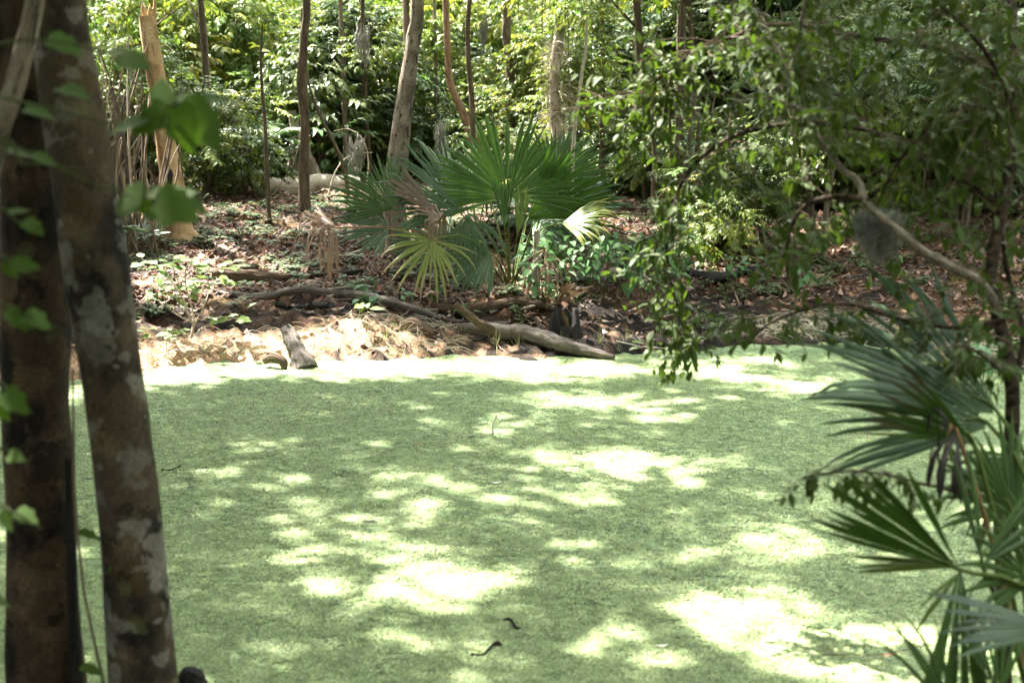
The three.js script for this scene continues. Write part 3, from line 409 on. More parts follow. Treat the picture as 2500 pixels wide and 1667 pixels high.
// low bushes, leafy to the ground, along the foot of the thicket
{
  const f = RNG(3444), protos = [];
  for (let k = 0; k < 5; k++) {
    const o = new THREE.Group(); o.name = 'low_bush'; const list = [], h = 0.8 + 0.25 * k;
    for (let c = 0; c < 7; c++) { const a = f() * 6.28, r = 0.55 * Math.sqrt(f()), e = V(Math.sin(a) * r, h * (0.25 + 0.7 * f()), Math.cos(a) * r); part('stem', limb([V(0, -0.05, 0), e.clone().multiplyScalar(0.5).add(V(0, 0.08, 0)), e], [0.012, 0.008, 0.003], { n: 5, seg: 4, cap: false }), M.brownBark, o); list.push({ p: e, r: 0.28 + 0.14 * f(), flat: 0.7 }); }
    const { mats, cols } = clumps(3450 + k, list, 170); swarm('foliage', k % 2 ? SPRIG_A : SPRIG_C, [M.leafSun, M.leafMid, M.leafSun, M.leafMid, M.leafDark][k], mats, cols, o); protos.push(o);
  }
  const place = (u) => (u < 640 ? 'behind the tan snag' : u < 1000 ? 'behind the white log' : u < 1600 ? 'behind the tallest palm fan' : 'behind the hanging branches'), tone = ['yellow-green', 'mid green', 'pale green', 'deep green', 'dark green'];
  for (let k = 0; k < 110; k++) { const u = 330 + 2150 * ((k + f()) / 110), D = u > 640 && u < 900 ? 23.2 + 4 * f() : u > 1640 ? 16.5 + 8 * f() : 20.5 + 6.5 * f(), x = ((u - 1250) / FPX) * D, v = Math.floor(f() * 5); if (inClear(x, -D) && f() < 0.8) continue; const c = copyOf(protos[v], foot(x, -D), f() * 6.28, 0.7 + 0.7 * f(), `low ${tone[v]} bush at the foot of the thicket ${place(u)}`, `low ${tone[v]} bushes ${place(u)}`); c.userData.category = 'bush'; }
}
// slender trees standing in the thicket
{
  const f = RNG(3555), protos = [];
  for (let k = 0; k < 3; k++) {
    const o = new THREE.Group(); o.name = 'slender_tree';
    const h = 8 + k, w = (t) => V(Math.sin(t * 2.1 + k) * 0.25, t * h, Math.cos(t * 2.7 + k * 2) * 0.25), list = [];
    part('trunk', limb([w(-0.02), w(0.2), w(0.45), w(0.7), w(1)], [0.075, 0.06, 0.052, 0.04, 0.015], { n: 20, seg: 7, wob: 0.12, kv: 0.8 }), k === 1 ? M.greyBark : M.brownBark, o);
    for (let b = 0; b < 6; b++) { const t = 0.3 + 0.11 * b, a = f() * 6.28, e = w(t).add(V(Math.sin(a) * 1.1, 0.5 + 0.5 * f(), Math.cos(a) * 1.1)); part('branch', limb([w(t), w(t).lerp(e, 0.5).add(V(0, 0.05, 0)), e], [0.025, 0.016, 0.004], { n: 6, seg: 4, cap: false }), M.brownBark, o); list.push({ p: e, r: 0.35 + 0.2 * f(), flat: 0.5 }, { p: w(t).lerp(e, 0.6), r: 0.3, flat: 0.5 }); }
    const { mats, cols } = clumps(3560 + k, list, 240); swarm('crown', SPRIG_A, M.leafSun, mats, cols, o); protos.push(o);
  }
  const lab = (u) => (u < 640 ? 'slender tree in the thicket behind the tan snag' : u < 1130 ? 'slender tree in the bright thicket behind the white log' : u < 1600 ? 'slender tree in the bright thicket behind the tallest palm fan' : 'slender tree in the shaded thicket behind the hanging branches');
  for (let k = 0; k < 64; k++) { const D = k % 3 === 0 ? 20.5 + 3.5 * f() : 22.5 + 20 * f(), u = 250 + 2300 * ((k + f()) / 64), x = ((u - 1250) / FPX) * D; if (inClear(x, -D)) continue; const c = copyOf(protos[k % 3], foot(x, -D), f() * 6.28, 0.6 + 0.5 * f(), lab(u), 'slender trees ' + lab(u).slice(13)); c.rotation.z = (f() - 0.5) * 0.16; c.userData.category = 'tree'; }
}
// the wood beyond, one mass
{
  const f = RNG(3777), mats = [], cols = [];
  for (let k = 0; k < 26000; k++) { const a = (f() * 2 - 1) * 0.62, D = 44 + 26 * f(), x = Math.sin(a) * D, z = -Math.cos(a) * D, h = 0.3 + 11 * f() ** 1.15; if (n3(x * 0.32, h * 0.4, z * 0.32) + 0.5 * n3(x, h, z) < -0.28 + h * 0.03) continue; mats.push(poseM(V(x, land(x, z) + h, z), f() * 6.28, (f() - 0.5), (f() - 0.5), 0.8 + 0.7 * f())); cols.push(tint(f)); }
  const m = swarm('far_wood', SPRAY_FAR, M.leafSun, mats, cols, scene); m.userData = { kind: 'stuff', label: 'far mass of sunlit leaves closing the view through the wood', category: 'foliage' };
}

// the wood goes on round the pond and behind the viewer
{
  const f = RNG(3888), mats = [], cols = [];
  for (let k = 0; k < 17000; k++) { const a = 0.75 + (6.283 - 1.5) * f(), D = 11 + 20 * f(), x = Math.sin(a) * D * 0.95, z = -8 - Math.cos(a) * D, h = 0.2 + 13 * f(); if (n3(x * 0.25, h * 0.3, z * 0.25) < -0.35) continue; { const k = h / SUN.y, gx = x - SUN.x * k, gz = z - SUN.z * k; if (gx > -7 && gx < 8 && gz < -3 && gz > -40) continue; } mats.push(poseM(V(x, land(x, z) + h, z), f() * 6.28, (f() - 0.5), (f() - 0.5), 1 + 0.8 * f())); cols.push(tint(f)); }
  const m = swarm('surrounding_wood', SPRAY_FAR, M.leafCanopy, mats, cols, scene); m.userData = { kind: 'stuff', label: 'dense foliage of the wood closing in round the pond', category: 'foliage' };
}

// ---------------------------------------------------------------- fan palms
const DEEP = rgb(0.026, 0.06, 0.018), GREEN = rgb(0.038, 0.088, 0.009), BLUE = rgb(0.042, 0.086, 0.03), LIME = rgb(0.1, 0.15, 0.02), YELLOW = rgb(0.24, 0.22, 0.04), TAN = rgb(0.22, 0.145, 0.095), BROWN = rgb(0.085, 0.048, 0.026), DARK = rgb(0.02, 0.013, 0.009);
// axis: the way the middle segment points; face: roughly the way the upper side looks
function fan(hub, axis, face, len, { n = 34, spread = 3.6, split = 0.58, droop = 0.12, cup = 0.1, col = GREEN, tip = null, edge = null, seed = 1, gap = 0, limp = 0 } = {}) {
  const f = RNG(seed * 977 + 5), mb = new MB(), a = axis.clone().normalize(), s = a.clone().cross(face).normalize(), nn = s.clone().cross(a).normalize(), ST = [0.03, 0.25, 0.5, 0.68, 0.84, 1], dphi = spread / n;
  for (let i = 0; i < n; i++) {
    if (f() < gap + 0.03 + (limp ? 0.3 : 0)) continue;
    const phi = ((i + 0.5 + (f() - 0.5) * 0.5) / n - 0.5) * spread, d = a.clone().multiplyScalar(Math.cos(phi)).addScaledVector(s, Math.sin(phi)), e = s.clone().multiplyScalar(Math.cos(phi)).addScaledVector(a, -Math.sin(phi)), L = len * (0.78 + 0.22 * Math.cos(phi * 0.55)) * (0.82 + 0.3 * f()), sp = split * (0.85 + 0.3 * f()), dr = droop * (0.3 + 1.5 * f() ** 2), tw = (f() - 0.5) * 0.5, c0 = col.clone().multiplyScalar(0.82 + 0.36 * f()), tipc = tip ? tip.clone().multiplyScalar(0.8 + 0.4 * f()) : null, li = limp * (0.6 + 0.8 * f()), brk = 0.35 + 0.3 * f();
    let row = null, q = V(0, 0, 0), dir = d.clone(), lt = 0;
    for (const t of ST) {
      // go along the segment; limp ones break and hang straight down
      const dd = dir.clone(); if (limp && t > brk) dd.lerp(V((f() - 0.5) * 0.25, -1, (f() - 0.5) * 0.25), clamp(li)).normalize(); else if (t > sp) dd.add(V(0, -dr * 2.2 * (t - sp), 0)).normalize();
      q = q.clone().addScaledVector(dd, (t - lt) * L); dir = dd; lt = t;
      const p = hub.clone().add(q).addScaledVector(nn, cup * L * t * t * Math.abs(Math.sin(phi)) - 0.04 * L * t * t);
      const w0 = Math.tan(dphi / 2) * L, w = t <= sp ? w0 * t * 1.02 : w0 * sp * (1 - ((t - sp) / (1 - sp)) ** 2.4) * 1.08 + 0.001, pl = 0.75 * w, ee = e.clone().applyAxisAngle(dd, tw * clamp(t - sp) * 2);
      const k = tipc ? sstep(0.55, 1, t + 0.15 * (f() - 0.5)) : 0, cc = tipc ? c0.clone().lerp(tipc, k) : c0, ce = edge ? cc.clone().lerp(edge, 0.55) : cc;
      const r = [mb.v(p.clone().addScaledVector(ee, -w).addScaledVector(nn, -pl * 0.5), 0, t, ce), mb.v(p.clone().addScaledVector(nn, pl * 0.5), 0.5, t, cc), mb.v(p.clone().addScaledVector(ee, w).addScaledVector(nn, -pl * 0.5), 1, t, ce)];
      if (row) { mb.f(row[0], row[1], r[0]); mb.f(row[1], r[1], r[0]); mb.f(row[1], row[2], r[1]); mb.f(row[2], r[2], r[1]); }
      row = r;
    }
  }
  return mb.build();
}
function frond(o, root, hub, axis, face, len, opt = {}) {
  const P = (p) => p.clone().sub(o.position), dead = opt.col === TAN || opt.col === BROWN || opt.col === DARK;
  const b = part(dead ? 'dead_frond' : 'frond', fan(P(hub), axis, face, len, opt), M.palm, o, opt.label);
  if (root) { const mid = root.clone().lerp(hub, 0.5).add(opt.arch || V(0, 0.06, 0)), r = opt.stalk || 0.008; part('petiole', limb([P(root), P(mid), P(hub), P(hub.clone().addScaledVector(axis.clone().normalize(), len * 0.16))], [r * 1.3, r, r * 0.8, r * 0.35], { n: 10, seg: 5, cap: false }), dead ? M.deadStem : M.palmStem, b); }
  return b;
}
{ // the big palmetto on the far bank
  const d0 = 14.6, base = foot(spot(1240, 690, d0).x, -d0), o = thing('palmetto', 'largest palmetto with upright fans, a yellowing fan and brown dead fans on the far bank', 'palm', base);
  const S = (u, v, d = d0) => spot(u, v, d), F = (root, hub, to, len, face, opt) => { const h = S(...hub), t = S(...to); frond(o, root && S(...root), h, t.clone().sub(h), face, px(len, hub[2] || d0), opt); };
  const CAM = V(0, 0.25, 1);
  F([1246, 700], [1239, 480], [1232, 310, 14.7], 205, V(0.05, 0.1, 1), { spread: 3.7, n: 40, col: GREEN, droop: 0.1, seed: 2, cup: 0.12 });
  F([1236, 690, 14.7], [1122, 516, 14.5], [980, 366, 14.5], 225, V(0.5, 0.7, 0.6), { spread: 2.7, n: 36, col: BLUE, seed: 3, droop: 0.25 });
  F([1225, 690, 15], [960, 510, 15.4], [850, 400, 15.5], 160, V(0.3, 0.6, 0.7), { spread: 2.5, n: 30, col: GREEN, seed: 4, droop: 0.2 });
  F([1200, 690, 14.9], [950, 560, 15.2], [815, 528, 15], 150, V(0, 0.8, 0.6), { spread: 2.6, n: 30, col: BLUE, seed: 5, droop: 0.25 });
  F([1250, 690, 14.8], [1352, 440, 15.6], [1434, 330, 15.8], 150, V(-0.2, 0.4, 0.9), { spread: 3, n: 34, col: GREEN, seed: 6 });
  F([1250, 690], [1288, 535, 14.9], [1500, 448, 14.6], 232, V(0.1, 0.5, -0.8), { spread: 1.7, n: 30, col: GREEN, seed: 7, droop: 0.12 });
  F([1255, 690], [1300, 500, 15.2], [1470, 520, 15.0], 190, V(0.1, 0.7, 0.5), { spread: 2, n: 28, col: BLUE, seed: 8, droop: 0.25 });
  F([1256, 692, 14.3], [1372, 545, 13.9], [1505, 520, 13.7], 140, V(0, 0.8, 0.5), { spread: 1.9, n: 24, col: LIME, tip: YELLOW, seed: 9, droop: 0.7, arch: V(-0.05, 0.2, 0.1) });
  F([1230, 690, 14.2], [1054, 588, 13.4], [1020, 700, 13.1], 150, V(0.05, 0.35, 1), { spread: 3.5, n: 24, col: LIME, tip: TAN, edge: YELLOW, seed: 10, droop: 0.35, split: 0.32, gap: 0.08, arch: V(0, 0.25, 0.1), label: 'yellowing fan drooping toward the water' });
  F([1190, 690, 14.6], [822, 556, 14.2], [735, 530, 14], 175, V(0.2, 0.9, 0.4), { spread: 2.9, n: 26, col: TAN, seed: 11, limp: 0.7, split: 0.5, arch: V(0.1, 0.25, 0.1), label: 'tan dead fan hanging in strips' });
  F([1210, 690, 14.6], [1080, 535, 14.1], [975, 440, 14.1], 165, V(0.4, 0.8, 0.5), { spread: 0.75, n: 12, col: BROWN, edge: TAN, seed: 12, split: 0.9, droop: 0, label: 'folded brown dead fan leaning on the trunk' });
  F(null, [1076, 530, 14], [1000, 500, 14], 120, V(0.3, 0.9, 0.4), { spread: 3.2, n: 22, col: TAN, seed: 13, limp: 1, split: 0.3 });
  F([1235, 690], [1142, 520, 13.9], [1160, 650, 13.7], 150, V(0.1, 0.2, 1), { spread: 1.8, n: 18, col: BLUE, seed: 14, droop: 0.4, split: 0.3, arch: V(0, 0.2, 0) });
  F([1240, 692, 14.2], [1200, 622, 13.9], [1090, 660, 13.8], 125, V(0, 0.7, 0.7), { spread: 2.6, n: 24, col: BLUE, seed: 15, droop: 0.3 });
  F([1245, 692, 14.3], [1330, 610, 14], [1340, 690, 13.8], 150, V(0, 0.3, 1), { spread: 1.6, n: 16, col: TAN, seed: 16, limp: 0.9, split: 0.35 });
  F([1244, 700], [1232, 560, 14.5], [1228, 420, 14.6], 120, V(0, 0.1, 1), { spread: 0.5, n: 8, col: GREEN, seed: 17, split: 0.8, droop: 0 });
  F([1250, 700], [1262, 580, 14.4], [1285, 430, 14.5], 130, V(0, 0.1, 1), { spread: 0.4, n: 7, col: LIME, seed: 18, split: 0.8, droop: 0 });
  F([1252, 698, 15], [1190, 470, 15.4], [1100, 360, 15.6], 150, V(0.2, 0.5, 0.8), { spread: 3, n: 32, col: GREEN, seed: 19 });
  F([1252, 698, 15], [1400, 500, 15.8], [1480, 420, 16], 130, V(-0.2, 0.6, 0.7), { spread: 2.8, n: 30, col: BLUE, seed: 20, droop: 0.25 });
  F([1240, 696, 15], [1090, 600, 15.2], [1000, 570, 15.3], 140, V(0.1, 0.8, 0.5), { spread: 2.8, n: 26, col: GREEN, seed: 22, droop: 0.3 });
  F([1250, 696, 15.2], [1300, 600, 15.3], [1420, 570, 15.4], 130, V(0.1, 0.8, 0.5), { spread: 2.6, n: 24, col: GREEN, seed: 23, droop: 0.4 });
  F([1240, 696, 14.8], [1170, 590, 14.6], [1120, 640, 14.5], 120, V(0.1, 0.5, 0.8), { spread: 2.4, n: 22, col: BLUE, seed: 24, droop: 0.5 });
  F([1246, 698, 14.6], [1215, 620, 14.4], [1180, 700, 14.2], 100, V(0.1, 0.4, 0.9), { spread: 1.6, n: 14, col: TAN, seed: 25, limp: 0.9, split: 0.3 });
  F([1255, 696, 14.2], [1360, 740, 13.7], [1420, 690, 13.4], 110, V(0.4, 0.8, 0.3), { spread: 0.9, n: 12, col: BROWN, edge: TAN, seed: 21, split: 0.7, droop: 0.2 });
}
function palmetto(u, v, size, count, seed, label, group, cols = [GREEN, BLUE, GREEN]) {
  const f = RNG(seed), base = onLand(u, v), o = thing('palmetto', label, 'palm', base, group);
  for (let k = 0; k < count; k++) {
    const a = (k / count) * 6.28 + f() * 0.7, el = 0.35 + 0.9 * f(), pl = size * (0.5 + 0.4 * f()), dir = dirOf(a, el), hub = base.clone().addScaledVector(dir, pl), ax = dirOf(a, el - 0.45 - 0.3 * f()), face = V(0, 1, 0).addScaledVector(ax, -ax.y).add(dirOf(a, 0).multiplyScalar(-0.5));
    const dead = f() < 0.12;
    frond(o, base.clone().add(V(0, 0.02, 0)), hub, ax, face, size * (0.5 + 0.2 * f()), { spread: 3.2 + f(), n: 24, col: dead ? BROWN : cols[k % cols.length], limp: dead ? 0.5 : 0, seed: seed + k, droop: 0.2 + 0.25 * f() });
  }
}
palmetto(470, 452, 1.15, 9, 51, 'palmetto with pale spread fans right behind the tan snag');
palmetto(590, 455, 1.1, 8, 52, 'palmetto between the tan snag and the white log', undefined, [GREEN, GREEN, BLUE]);
palmetto(660, 430, 1.2, 8, 53, 'palmetto behind the left end of the white log', undefined, [BLUE, GREEN]);
palmetto(800, 428, 1.5, 9, 54, 'dark palmetto behind the right end of the white log', undefined, [BLUE, BLUE, GREEN]);
palmetto(905, 425, 1.3, 8, 55, 'dark palmetto behind the stout grey-brown trunk', undefined, [BLUE, GREEN]);
palmetto(300, 625, 0.6, 6, 56, 'small low palmetto left of the foot of the tan snag');
palmetto(1290, 420, 1.7, 9, 57, 'tall palmetto far behind the tallest palm fan', undefined, [GREEN, BLUE]);
palmetto(1530, 440, 1.2, 7, 58, 'palmetto with hanging dead fans between the pale sapling and the dark clump', undefined, [GREEN, TAN, TAN]);
palmetto(1165, 585, 0.85, 8, 61, 'low dark palmetto tucked in behind the largest palmetto on its left', undefined, [GREEN, BLUE]);
palmetto(1345, 580, 0.8, 8, 62, 'low dark palmetto tucked in behind the largest palmetto on its right', undefined, [BLUE, GREEN]);
palmetto(1130, 430, 1.3, 7, 59, 'palmetto far behind the centre, under the reddish bending trunk');
palmetto(2300, 470, 1.5, 8, 60, 'palmetto in the shade behind the hanging branches', undefined, [BLUE, GREEN]);

{ // palmetto on the near bank, right edge
  const d0 = 4.4, root = V(1.72, land(1.72, -4.35) - 0.02, -4.35), o = thing('palmetto', 'near palmetto with glossy fans reaching in from the right edge', 'palm', root);
  const S = (u, v, d) => spot(u, v, d), F = (hub, to, len, face, opt) => { const h = S(...hub), t = S(...to); frond(o, opt.bare ? null : root.clone(), h, t.clone().sub(h), face, px(len, hub[2]), { stalk: 0.009, ...opt }); };
  // upper glossy fan, seen almost along its blades
  F([2440, 1010, 4.7], [2060, 765, 4.9], 520, V(0.1, 0.9, 0.62), { spread: 1.5, n: 20, col: DEEP, seed: 71, droop: 0.25, split: 0.55, cup: 0.25, arch: V(0.05, 0.25, 0) });
  F([2420, 1040, 4.6], [2010, 950, 4.7], 440, V(0.2, 0.6, 0.8), { spread: 1.3, n: 14, col: DEEP, seed: 72, droop: 0.1, split: 0.4, arch: V(0.05, 0.25, 0) });
  // darker fan below it, seen from beneath
  F([2380, 1085, 4.4], [2110, 930, 4.3], 330, V(-0.3, 0.6, -0.7), { spread: 0.9, n: 11, col: GREEN, tip: BROWN, seed: 73, droop: 0.05, split: 0.45 });
  F([2340, 1060, 4.3], [2180, 1080, 4.2], 210, V(0, 0.5, 0.8), { spread: 2.6, n: 16, col: DARK, seed: 74, limp: 0.55, split: 0.6, droop: 0.4, label: 'dark brown dead fan hanging in shreds' });
  // middle fan reaching to the left over the pond
  F([2345, 1392, 4.05], [1990, 1150, 3.95], 440, V(-0.35, 0.75, -0.45), { spread: 0.95, n: 11, col: GREEN, seed: 75, droop: 0.03, split: 0.62, arch: V(0.1, 0.2, 0) });
  F([2340, 1385, 4.08], [2080, 1370, 4.1], 300, V(0, 0.8, -0.5), { spread: 0.9, n: 7, col: LIME, seed: 76, droop: 0.05, split: 0.45, bare: true });
  F([2345, 1380, 4.02], [2340, 1700, 3.95], 420, V(0.2, 0.1, 1), { spread: 0.6, n: 7, col: GREEN, seed: 77, droop: 0, split: 0.75, bare: true });
  F([2350, 1392, 4.05], [2230, 1490, 4.0], 190, V(0.3, 0.5, 0.8), { spread: 0.5, n: 3, col: LIME, seed: 78, droop: 0.1, split: 0.3, bare: true });
  F([2400, 1380, 4.1], [2470, 1180, 4.2], 300, V(0.3, 0.3, 1), { spread: 1.5, n: 9, col: GREEN, seed: 79, droop: 0.2, split: 0.3 });
  F([2470, 1250, 4.5], [2380, 1100, 4.5], 260, V(0.3, 0.3, 1), { spread: 2.2, n: 16, col: GREEN, seed: 83, droop: 0.4, split: 0.4 });
  F([2490, 1120, 4.6], [2400, 1210, 4.5], 260, V(0.3, 0.5, 0.8), { spread: 1.8, n: 13, col: GREEN, tip: BROWN, seed: 84, droop: 0.5, split: 0.4 });
  F([2520, 1420, 4.2], [2400, 1330, 4.1], 280, V(0.2, 0.4, 0.9), { spread: 1.9, n: 13, col: GREEN, seed: 85, droop: 0.4, split: 0.35 });
  F([2430, 1480, 4.2], [2380, 1640, 4.1], 230, V(0.2, 0.3, 1), { spread: 1.6, n: 10, col: BROWN, edge: TAN, seed: 86, limp: 0.7, split: 0.3 });
  // bottom corner fan
  F([2620, 1540, 3.7], [2260, 1495, 3.6], 400, V(0.1, 1, 0.35), { spread: 0.75, n: 10, col: DEEP, seed: 80, droop: 0.1, split: 0.55 });
  F([2330, 1760, 3.8], [2215, 1480, 3.8], 320, V(0.4, 0.2, 1), { spread: 0.6, n: 5, col: GREEN, seed: 81, droop: 0.15, split: 0.25 });
  F([2440, 1700, 3.9], [2420, 1480, 4.0], 260, V(0.2, 0.2, 1), { spread: 1.2, n: 8, col: GREEN, seed: 82, droop: 0.2, split: 0.3 });
}

// ---------------------------------------------------------------- near branches
const leafGeos = (seed, n, L, W, rows, fold, bend) => { const f = RNG(seed), out = []; for (let k = 0; k < n; k++) { const mb = new MB(); leaf(mb, V(0, 0, 0), V(0, 0, 1), V(0, 1, 0), L * (0.85 + 0.3 * f()), W * (0.85 + 0.3 * f()), rows, fold * (0.6 + 0.8 * f()), bend * (0.4 + 1.2 * f())); out.push(mb.build()); } return out; };
function hangLeaf(parent, geo, mat, p, dir, up, s, name = 'leaf') { const m = part(name, geo, mat, parent), z = dir.clone().normalize(), x = up.clone().cross(z).normalize(), y = z.clone().cross(x); m.matrix.makeBasis(x, y, z); m.quaternion.setFromRotationMatrix(m.matrix); m.position.copy(p); m.scale.setScalar(s); return m; }
{ // small tree on the right of the near bank, its leafy branches hanging across the view
  const f = RNG(808), S = (u, v, d) => spot(u, v, d), foot0 = S(2462, 1560, 4.75); foot0.y = land(foot0.x, foot0.z) - 0.05;
  const o = thing('leaning_small_tree', 'small tree at the right edge with leafy branches hanging over the pond', 'tree', foot0), P = (p) => p.clone().sub(foot0);
  const trunk = [foot0, S(2452, 1420, 4.75), S(2446, 1250, 4.8), S(2470, 1080, 4.85), S(2472, 930, 4.9), S(2440, 780, 5), S(2420, 660, 5.05), S(2450, 500, 5.15), S(2480, 300, 5.3), S(2470, 0, 5.5), S(2440, -300, 5.8)];
  part('trunk', limb(trunk.map(P), [0.034, 0.03, 0.027, 0.026, 0.026, 0.024, 0.022, 0.021, 0.02, 0.018, 0.012], { n: 60, seg: 10, wob: 0.14, freq: 9, kv: 4 }), M.darkBark, o);
  const branches = [
    [[[2440, 760, 5], [2395, 690, 4.95], [2310, 645, 4.9], [2250, 610, 4.9], [2190, 560, 4.95], [2120, 500, 5], [2095, 440, 5.05], [2060, 415, 5.1], [2005, 345, 5.15], [1965, 272, 5.2], [1930, 255, 5.25], [1928, 190, 5.3], [1900, 120, 5.4], [1850, 20, 5.6]], 0.02, M.greyBark],
    [[[1930, 250, 5.25], [1942, 150, 5.3], [1960, 40, 5.4], [1980, -80, 5.5]], 0.01, M.darkBark],
    [[[2125, 490, 5], [2050, 480, 5.05], [1970, 500, 5.1], [1930, 560, 5.1], [1922, 640, 5.1], [1928, 700, 5.1]], 0.012, M.darkBark],
    [[[2475, 930, 4.9], [2500, 820, 5], [2460, 660, 5.2], [2440, 520, 5.2], [2400, 300, 5.4]], 0.014, M.darkBark],
    [[[2450, 500, 5.15], [2300, 420, 5.3], [2150, 330, 5.6], [1980, 300, 5.8], [1800, 330, 6], [1680, 420, 6.1], [1630, 560, 6.1], [1640, 700, 6.1], [1680, 800, 6.1], [1700, 850, 6.1]], 0.014, M.darkBark],
    [[[2470, 200, 5.3], [2300, 120, 5.5], [2100, 90, 5.8], [1900, 60, 6], [1720, 120, 6.2], [1600, 200, 6.3], [1530, 290, 6.3]], 0.014, M.darkBark],
    [[[2480, 300, 5.3], [2380, 260, 5.2], [2280, 300, 5.2], [2180, 420, 5.3], [2120, 560, 5.3]], 0.011, M.darkBark],
    [[[2440, 780, 5], [2350, 800, 4.9], [2200, 780, 4.9], [2050, 740, 5], [1900, 780, 5.1], [1830, 830, 5.1]], 0.009, M.darkBark],
    [[[2472, 930, 4.9], [2390, 860, 4.7], [2330, 840, 4.6]], 0.008, M.darkBark],
    [[[2446, 1250, 4.8], [2390, 1215, 4.5], [2250, 1180, 4.2], [2100, 1150, 4.05], [1960, 1165, 4]], 0.007, M.darkBark],
    [[[2480, 300, 5.3], [2440, 180, 5.0], [2350, 60, 5], [2250, -20, 5.1]], 0.011, M.darkBark],
  ];
  const paths = branches.map(([b, r, m]) => { const cps = b.map((a) => P(S(...a))); part('branch', limb(cps, cps.map((_, i) => lerp(r, 0.003, (i / (cps.length - 1)) ** 1.3)), { n: cps.length * 4, seg: 7, wob: 0.12, freq: 14, kv: 5, cap: false }), m, o); return new THREE.CatmullRomCurve3(cps); });
  // [branch, from, to, how many leafy twigs, reach in metres, drop]
  const dress = [[0, 0.6, 1, 44, 0.4, -0.1], [1, 0.1, 1, 22, 0.34, 0], [2, 0.2, 1, 22, 0.3, -0.2], [3, 0.1, 1, 64, 0.42, 0], [4, 0.05, 0.55, 66, 0.42, -0.15], [4, 0.52, 1, 66, 0.26, -0.3], [5, 0.02, 0.6, 70, 0.42, -0.1], [5, 0.6, 1, 80, 0.36, -0.15], [6, 0.1, 1, 60, 0.38, -0.25], [7, 0.2, 1, 36, 0.24, -0.3], [8, 0.2, 1, 14, 0.22, -0.2], [9, 0.5, 1, 16, 0.13, -0.5], [10, 0.05, 1, 64, 0.42, 0]];
  const GEO = leafGeos(811, 8, 0.056, 0.025, OVATE, 0.14, 0.22), pool = [], twigs = new MB();
  for (const [b, t0, t1, n, reach, drop] of dress) for (let k = 0; k < n; k++) {
    const a = paths[b].getPoint(lerp(t0, t1, (k + f()) / n)), d = anyDir(f); d.y = d.y * 0.6 + drop; d.normalize();
    const e = a.clone().addScaledVector(d, reach * (0.35 + 0.8 * f())); twigs.add(limb([a, a.clone().lerp(e, 0.5).add(V(0, 0.02, 0)), e], [0.0025, 0.002, 0.001], { n: 3, seg: 3, cap: false }));
    const m = 5 + Math.floor(f() * 6);
    for (let j = 0; j < m; j++) { const t = 0.25 + 0.75 * (j + f() * 0.6) / m, q = a.clone().lerp(e, t), w = d.clone().multiplyScalar(0.6).add(anyDir(f).multiplyScalar(0.9)).add(V(0, -0.35, 0)).normalize(); pool.push({ q, w, up: V((f() - 0.5), 1, (f() - 0.5)).normalize(), s: (0.65 + 0.65 * f()) * (b === 7 || b === 9 ? 0.85 : 1), g: Math.floor(f() * 8), near: -(q.z + foot0.z) }); }
  }
  part('twigs', twigs.build(), M.twig, o).userData.kind = 'stuff';
  pool.sort((a, b) => b.s / b.near - a.s / a.near);
  const rest = new MB();
  pool.forEach((l, i) => { if (i < 300) { hangLeaf(o, GEO[l.g], M.leafNear, l.q, l.w, l.up, l.s); return; } leaf(rest, l.q, l.w, l.up, 0.056 * l.s, 0.025 * l.s, OVATE, 0.14, 0.25); });
  part('foliage', rest.build(), M.leafNear, o).userData.kind = 'stuff';
  // grey moss caught on the long branch
}
